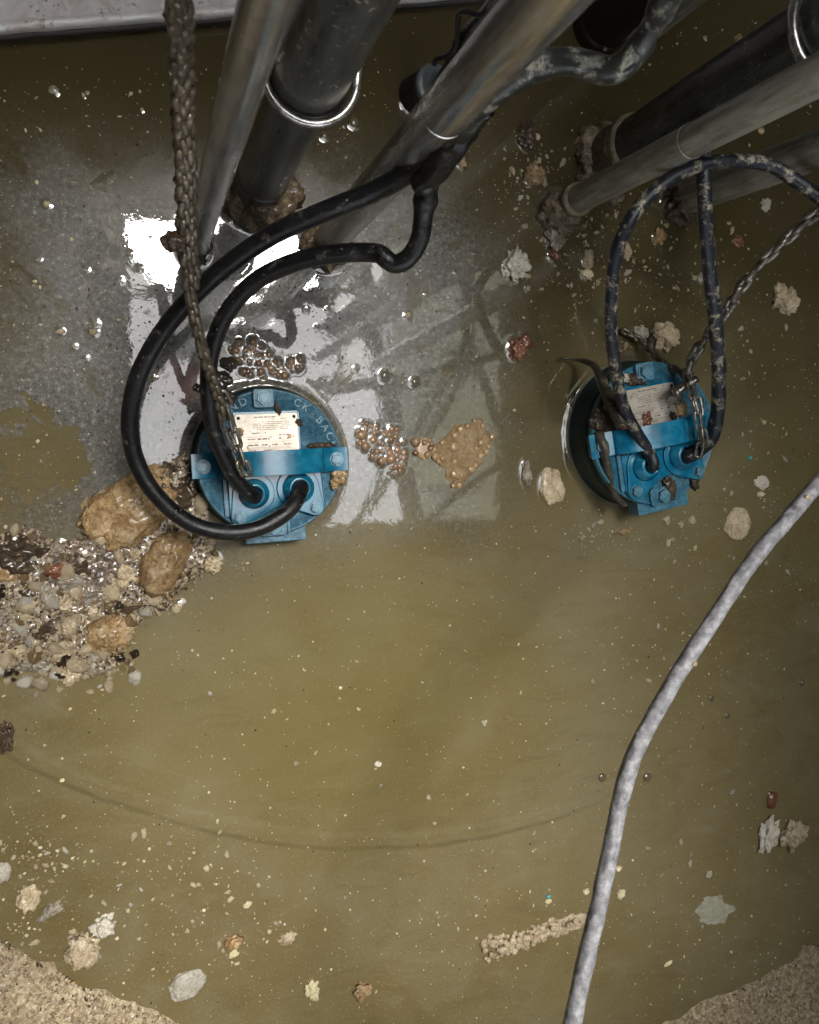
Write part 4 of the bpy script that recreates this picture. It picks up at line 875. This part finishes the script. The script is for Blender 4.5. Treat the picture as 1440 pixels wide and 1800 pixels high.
# bits that rest on the pump lids
LID = [(p1, c1, u1, t1, [(.68, .20, .17, .035, 'brown', 'line of brown grit on the lid above the strap ear of the looped-cable pump'), (.92, -.24, .13, .10, 'tan', 'tan crumbly lump on the lid rim under the strap ear'), (.84, -.36, .05, .045, 'tan', 'small tan crumb below the crumbly lump on the lid rim'), (-.40, .42, .055, .05, 'tan', 'tan stain crumb at the nameplate edge of the looped-cable pump'), (.40, .52, .04, .05, 'brown', 'brown crumb beside the nameplate corner'), (.12, .71, .09, .03, 'brown', 'flat smear of mud above the nameplate')]),
       (p2, c2, u2, t2, [(-.74, .34, .20, .17, 'brown', 'pile of brown leaf mush beside the nameplate of the littered pump'), (-.50, .23, .12, .09, 'red', 'amber wet leaf scrap below the leaf mush'), (-.72, .48, .06, .06, 'cream', 'cream crumb on top of the leaf mush'), (-.12, .21, .07, .10, 'red', 'dark red wet pebble lying on the nameplate edge'), (.45, .26, .10, .09, 'tan', 'brown yellow pebble beside the long chain links'), (.30, .16, .09, .05, 'dark', 'black grit against the strap of the littered pump'), (-.20, .78, .15, .07, 'brown', 'muddy grit beside the top bolt of the littered pump'), (-.36, .82, .05, .05, 'white', 'white crumb near the top bolt of the littered pump'), (.10, -.78, .13, .09, 'brown', 'grey brown mud in the hollow beside the lower bolt'), (-.55, -.14, .07, .06, 'brown', 'thin mud smear below the strap ear'), (-.22, -.58, .15, .06, 'grey', 'dried grey mud across the terminal cover'), (-.30, -.16, .12, .05, 'brown', 'mud streak at the strap foot of the littered pump'), (.15, -.52, .05, .035, 'cream', 'cream crumb on the seam of the terminal cover'), (.35, .45, .13, .10, 'grey', 'grey mud patch on the nameplate corner'), (.52, -.80, .10, .06, 'brown', 'mud clump hanging at the lid rim')])]
for pp, cc_, uu, tt, L in LID:
    for k, (x, y, rx, ry, mt, lb) in enumerate(L):
        q = on(pp, cc_, uu, x, y, tt + .006); o = mobj('mud_crumb', lump_mesh('mud_crumb', rx * uu, ry * uu, .0045, 4, .6, 2.2, k + 90 + len(lb), None, .08), M[mt], label=lb, cat='crumb'); o.location = q; o.rotation_euler.z = pp.rotation_euler.z + k

# little bits that catch the eye
M['turquoise'] = NT('turquoise_paint').fin((.05, .42, .46), .5)
def bit(name, pxy, z, r, mm, label, cat, k, h=.5):
    o = mobj(name, lump_mesh(name, pm(*pxy, z, r), pm(*pxy, z, r * .85), pm(*pxy, z, r * h), 4, .35, 1.8, k, None, .08), mm, label=label, cat=cat); o.location = P(*pxy, z); return o
bit('paint_chip', (538, 157), .455, 8, M['turquoise'], 'turquoise paint chip stuck on the lip of the thick black pipe', 'paint chip', 3, .3)
bit('paint_chip', (965, 1576), .002, 3.5, M['turquoise'], 'tiny turquoise paint chip afloat behind the crusty strip', 'paint chip', 4)
bit('paint_chip', (1319, 805), .002, 3.5, M['turquoise'], 'tiny turquoise paint chip afloat beyond the littered pump', 'paint chip', 5)
bit('mud_clump', (307, 425), .395, 22, M['brown'], 'brown clump hooked on the muddy chain over the bright reflection', 'mud clump', 6, .7)
bit('mud_clump', (402, 640), .20, 15, M['dark'], 'dark knobbly clump clinging to the thinner black cable', 'mud clump', 7, .6)
bit('mud_clump', (387, 668), .20, 20, M['dark'], 'dark tangle of muck where chain and thinner cable meet', 'mud clump', 8, .7)
bit('mud_clump', (400, 700), .17, 15, M['dark'], 'lowest dark muck clump beside the chain above the lid', 'mud clump', 9, .7)
bit('mud_clump', (348, 682), .20, 9, M['dark'], 'small dark muck bud sticking out of the thinner cable', 'mud clump', 10, .5)

# ------------------------------------------------------------------ the water
def water():
    a = NT('murky_water'); X = a.n('SeparateXYZ'); a.put(X.inputs[0], a.co.outputs['Object'])
    big = a.noise(1.6, 4, .5); mid = a.noise(7, 6, .6, .8); fine = a.noise(60, 5, .7)
    olive = a.ramp(big, [(.32, (.135, .104, .042)), (.5, (.168, .135, .062)), (.68, (.200, .170, .094))])
    olive = a.mix(a.math('MULTIPLY', a.ramp(mid, [(.45, 0), (.7, 1)]), .35), olive, (.22, .195, .125))
    sw = a.n('Mapping'); sw.inputs['Scale'].default_value = (1, 2.6, 1); sw.inputs['Rotation'].default_value = (0, 0, .5); a.put(sw.inputs['Vector'], a.co.outputs['Object'])
    swirl = a.noise(4.5, 7, .62, 2.2, vec=sw.outputs[0]); olive = a.mix(a.ramp(swirl, [(.36, .18), (.47, 0)]), olive, (.075, .058, .02)); olive = a.mix(a.ramp(swirl, [(.56, 0), (.72, .22)]), olive, (.27, .245, .165))
    haze_ = a.noise(210, 4, .7); olive = a.mix(a.ramp(haze_, [(.55, 0), (.68, .35)]), olive, (.32, .29, .2))
    def edge(v, e0, e1):
        x = a.n('MapRange'); x.interpolation_type = 'SMOOTHSTEP'; a.put(x.inputs[0], v); x.inputs[1].default_value = e0; x.inputs[2].default_value = e1; return x.outputs[0]
    gp = P(660, 1230, 0); gx = a.math('SUBTRACT', X.outputs[0], gp.x); gy = a.math('MULTIPLY', a.math('SUBTRACT', X.outputs[1], gp.y), 1.7)
    gd = a.math('ADD', a.math('SQRT', a.math('ADD', a.math('MULTIPLY', gx, gx), a.math('MULTIPLY', gy, gy))), a.math('MULTIPLY', a.math('SUBTRACT', a.noise(2.5, 4, .5), .5), .5))
    olive = a.mix(a.math('MULTIPLY', edge(gd, .62, .05), .36), olive, (.175, .142, .034))
    # far part of the pool, deeper and less lit: shade put into its colour
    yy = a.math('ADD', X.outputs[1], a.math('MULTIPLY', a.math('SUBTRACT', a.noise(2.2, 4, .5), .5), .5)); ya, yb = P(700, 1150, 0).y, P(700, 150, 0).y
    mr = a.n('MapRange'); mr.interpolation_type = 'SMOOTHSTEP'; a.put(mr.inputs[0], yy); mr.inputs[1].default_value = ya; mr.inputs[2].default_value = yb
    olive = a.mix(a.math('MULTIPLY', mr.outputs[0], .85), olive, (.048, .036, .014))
    # floating specks, with the soft reflected glow painted in as grey
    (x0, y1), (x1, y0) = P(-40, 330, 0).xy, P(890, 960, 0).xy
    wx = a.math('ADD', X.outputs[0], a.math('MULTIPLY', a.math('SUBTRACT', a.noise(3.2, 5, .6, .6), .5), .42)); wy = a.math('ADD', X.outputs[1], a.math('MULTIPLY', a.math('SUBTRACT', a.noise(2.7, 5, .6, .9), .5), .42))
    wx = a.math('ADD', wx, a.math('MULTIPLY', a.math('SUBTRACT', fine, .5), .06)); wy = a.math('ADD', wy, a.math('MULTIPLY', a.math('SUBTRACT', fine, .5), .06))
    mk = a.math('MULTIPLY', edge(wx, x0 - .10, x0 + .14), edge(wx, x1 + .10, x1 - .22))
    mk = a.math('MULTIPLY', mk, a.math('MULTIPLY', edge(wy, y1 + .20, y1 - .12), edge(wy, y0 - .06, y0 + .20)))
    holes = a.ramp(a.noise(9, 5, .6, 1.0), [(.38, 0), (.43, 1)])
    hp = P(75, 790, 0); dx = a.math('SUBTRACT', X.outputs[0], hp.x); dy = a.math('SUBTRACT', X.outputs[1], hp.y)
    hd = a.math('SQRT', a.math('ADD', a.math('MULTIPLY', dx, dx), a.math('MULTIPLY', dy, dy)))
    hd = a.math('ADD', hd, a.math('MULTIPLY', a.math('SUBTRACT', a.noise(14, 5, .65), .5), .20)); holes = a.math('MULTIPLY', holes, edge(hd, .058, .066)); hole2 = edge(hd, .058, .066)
    glow_film = a.math('MULTIPLY', a.math('MULTIPLY', mk, a.math('ADD', a.math('MULTIPLY', hole2, .9), .1)), a.math('ADD', a.math('MULTIPLY', holes, .5), .45))
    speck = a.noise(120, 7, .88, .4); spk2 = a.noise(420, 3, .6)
    glow_dust = a.ramp(speck, [(.36, (.02, .018, .014)), (.47, (.085, .083, .072)), (.57, (.15, .147, .132)), (.67, (.55, .54, .49))])
    glow_dust = a.mix(a.ramp(spk2, [(.30, .8), (.38, 0)]), glow_dust, (.04, .035, .03))
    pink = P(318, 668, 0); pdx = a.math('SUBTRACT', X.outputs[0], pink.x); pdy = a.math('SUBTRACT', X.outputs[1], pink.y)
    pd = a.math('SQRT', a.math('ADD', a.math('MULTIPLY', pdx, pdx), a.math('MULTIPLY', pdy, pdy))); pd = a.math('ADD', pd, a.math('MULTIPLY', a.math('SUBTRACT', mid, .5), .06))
    glow_dust = a.mix(a.math('MULTIPLY', edge(pd, .045, .02), .55), glow_dust, (.36, .19, .18))
    col = a.mix(glow_film, olive, glow_dust)
    # thin scum lines in arcs round the middle of the pool
    arc = fitc([(25, 1322), (150, 1400), (340, 1455), (620, 1490), (900, 1455), (1100, 1395)])
    for (c0, rr, wd, st) in ((arc[0], arc[1], .0065, .40), (arc[0] + Vector((.006, .012, 0)), arc[1] - .012, .009, -.1)):
        ex = a.math('SUBTRACT', X.outputs[0], c0.x); ey = a.math('SUBTRACT', X.outputs[1], c0.y)
        ey = a.math('MULTIPLY', ey, 1.0); er = a.math('SQRT', a.math('ADD', a.math('MULTIPLY', ex, ex), a.math('MULTIPLY', ey, ey)))
        er = a.math('ADD', er, a.math('MULTIPLY', a.math('SUBTRACT', a.noise(4, 5, .6, .5), .5), .03)); er = a.math('ABSOLUTE', a.math('SUBTRACT', er, rr))
        ln = a.math('MULTIPLY', edge(er, wd, wd * .2), edge(X.outputs[1], P(700, 1100, 0).y, P(700, 1300, 0).y)); ln = a.math('MULTIPLY', ln, edge(X.outputs[0], P(1120, 1380, 0).x, P(900, 1450, 0).x)); ln = a.math('MULTIPLY', ln, a.ramp(mid, [(.3, .1), (.6, 1)]))
        col = a.mix(a.math('MULTIPLY', ln, st), col, (.055, .045, .022)) if st > 0 else a.mix(a.math('MULTIPLY', a.math('MULTIPLY', ln, a.ramp(fine, [(.4, .3), (.6, 1)])), .22), col, (.30, .27, .19))
    # drifting dust motes
    vo = a.n('TexVoronoi'); vo.inputs['Scale'].default_value = 75; a.put(vo.inputs['Vector'], a.co.outputs['Object'])
    sp = a.n('SeparateColor'); a.put(sp.inputs[0], vo.outputs['Color'])
    mote = a.math('MULTIPLY', a.math('LESS_THAN', vo.outputs['Distance'], a.math('MULTIPLY', sp.outputs[1], .12)), a.math('GREATER_THAN', sp.outputs[0], .45))
    col = a.mix(a.math('MULTIPLY', mote, .7), col, (.42, .38, .27))
    rough = a.math('ADD', a.math('MULTIPLY', glow_film, a.math('MULTIPLY', a.ramp(mid, [(.4, .3), (.62, 1)]), .30)), .10)
    nb = a.bump(a.noise(5, 3, .5), .12, .01); nb = a.bump(a.math('MULTIPLY', speck, glow_film), .35, .0012, nb)
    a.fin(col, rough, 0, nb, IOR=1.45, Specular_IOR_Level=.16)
    st_ = a.n('Mapping'); st_.inputs['Scale'].default_value = (1, 3.5, 1); st_.inputs['Rotation'].default_value = (0, 0, -.65); a.put(st_.inputs['Vector'], a.co.outputs['Object'])
    cw = a.math('MULTIPLY', a.ramp(a.noise(20, 6, .65, 1.2), [(.59, .0), (.70, .7)]), 1.0); cw = a.math('MAXIMUM', cw, a.math('MULTIPLY', a.ramp(a.noise(11, 7, .7, .8, vec=st_.outputs[0]), [(.50, 0), (.60, .8)]), edge(X.outputs[0], P(640, 600, 0).x, P(800, 600, 0).x)))
    dots = a.ramp(a.noise(150, 3, .7), [(.62, 0), (.66, .9)]); cw = a.math('MAXIMUM', cw, dots)
    a.put(a.b.inputs['Coat Weight'], a.math('SUBTRACT', 1.0, a.math('MULTIPLY', a.math('MINIMUM', a.math('MULTIPLY', glow_film, 1.25), 1.0), cw)))
    a.b.inputs['Coat Roughness'].default_value = .012; a.b.inputs['Coat IOR'].default_value = 1.6
    a.put(a.b.inputs['Coat Normal'], a.bump(a.noise(11, 5, .6, .6), .045, .006))
    # one sheet: fine where the pool is seen, with the water drawn up against everything that stands in it
    gx0, gx1, gy0, gy1 = -.42, 1.35, -1.02, .98; st = .0027
    nx, ny = int((gx1 - gx0) / st), int((gy1 - gy0) / st)
    xs = np.linspace(gx0, gx1, nx); ys = np.linspace(gy0, gy1, ny); Xg, Yg = np.meshgrid(xs, ys); Z = np.zeros_like(Xg)
    for fx, fy, rx, ry, ro, lift, reach in FOOT:
        m = max(rx, ry) + reach * 4 + .004
        i0, i1 = np.searchsorted(xs, [fx - m, fx + m]); j0, j1 = np.searchsorted(ys, [fy - m, fy + m])
        if i1 <= i0 or j1 <= j0: continue
        U = Xg[j0:j1, i0:i1] - fx; W = Yg[j0:j1, i0:i1] - fy; c, s = math.cos(ro), math.sin(ro)
        u = U * c + W * s; v = -U * s + W * c; k = np.sqrt((u / rx) ** 2 + (v / ry) ** 2) + 1e-6; d = np.maximum(0, (k - 1) * math.sqrt(rx * ry))
        Z[j0:j1, i0:i1] = np.maximum(Z[j0:j1, i0:i1], lift * np.exp(-d / reach))
    V = np.stack([Xg.ravel(), Yg.ravel(), Z.ravel()], 1)
    idx = np.arange(nx * ny).reshape(ny, nx); Q = np.stack([idx[:-1, :-1], idx[:-1, 1:], idx[1:, 1:], idx[1:, :-1]], -1).reshape(-1, 4)
    o4 = len(V); big_ = [(-3, -3, 0), (gx0, gy0, 0), (gx1, gy0, 0), (4, -3, 0), (gx1, gy1, 0), (4, 3, 0), (gx0, gy1, 0), (-3, 3, 0)]
    # border fan keeps the sheet whole out to the bench
    V = np.vstack([V, np.array([(-3, -3, 0), (4, -3, 0), (4, 3, 0), (-3, 3, 0)], float)])
    me = bpy.data.meshes.new('water'); nq = len(Q)
    c00, c10, c11, c01 = idx[0, 0], idx[0, -1], idx[-1, -1], idx[-1, 0]
    bl = np.array([[o4, o4 + 1, c10, c00], [o4 + 1, o4 + 2, c11, c10], [o4 + 2, o4 + 3, c01, c11], [o4 + 3, o4, c00, c01]])
    Q = np.vstack([Q, bl]).astype(np.int32)
    me.vertices.add(len(V)); me.vertices.foreach_set('co', V.astype(np.float32).ravel())
    me.loops.add(Q.size); me.loops.foreach_set('vertex_index', Q.ravel()); me.polygons.add(len(Q))
    me.polygons.foreach_set('loop_start', np.arange(0, Q.size, 4, dtype=np.int32)); me.polygons.foreach_set('loop_total', np.full(len(Q), 4, np.int32))
    me.polygons.foreach_set('use_smooth', np.ones(len(Q), bool)); me.update(calc_edges=True); me.validate()
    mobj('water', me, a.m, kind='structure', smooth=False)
water()
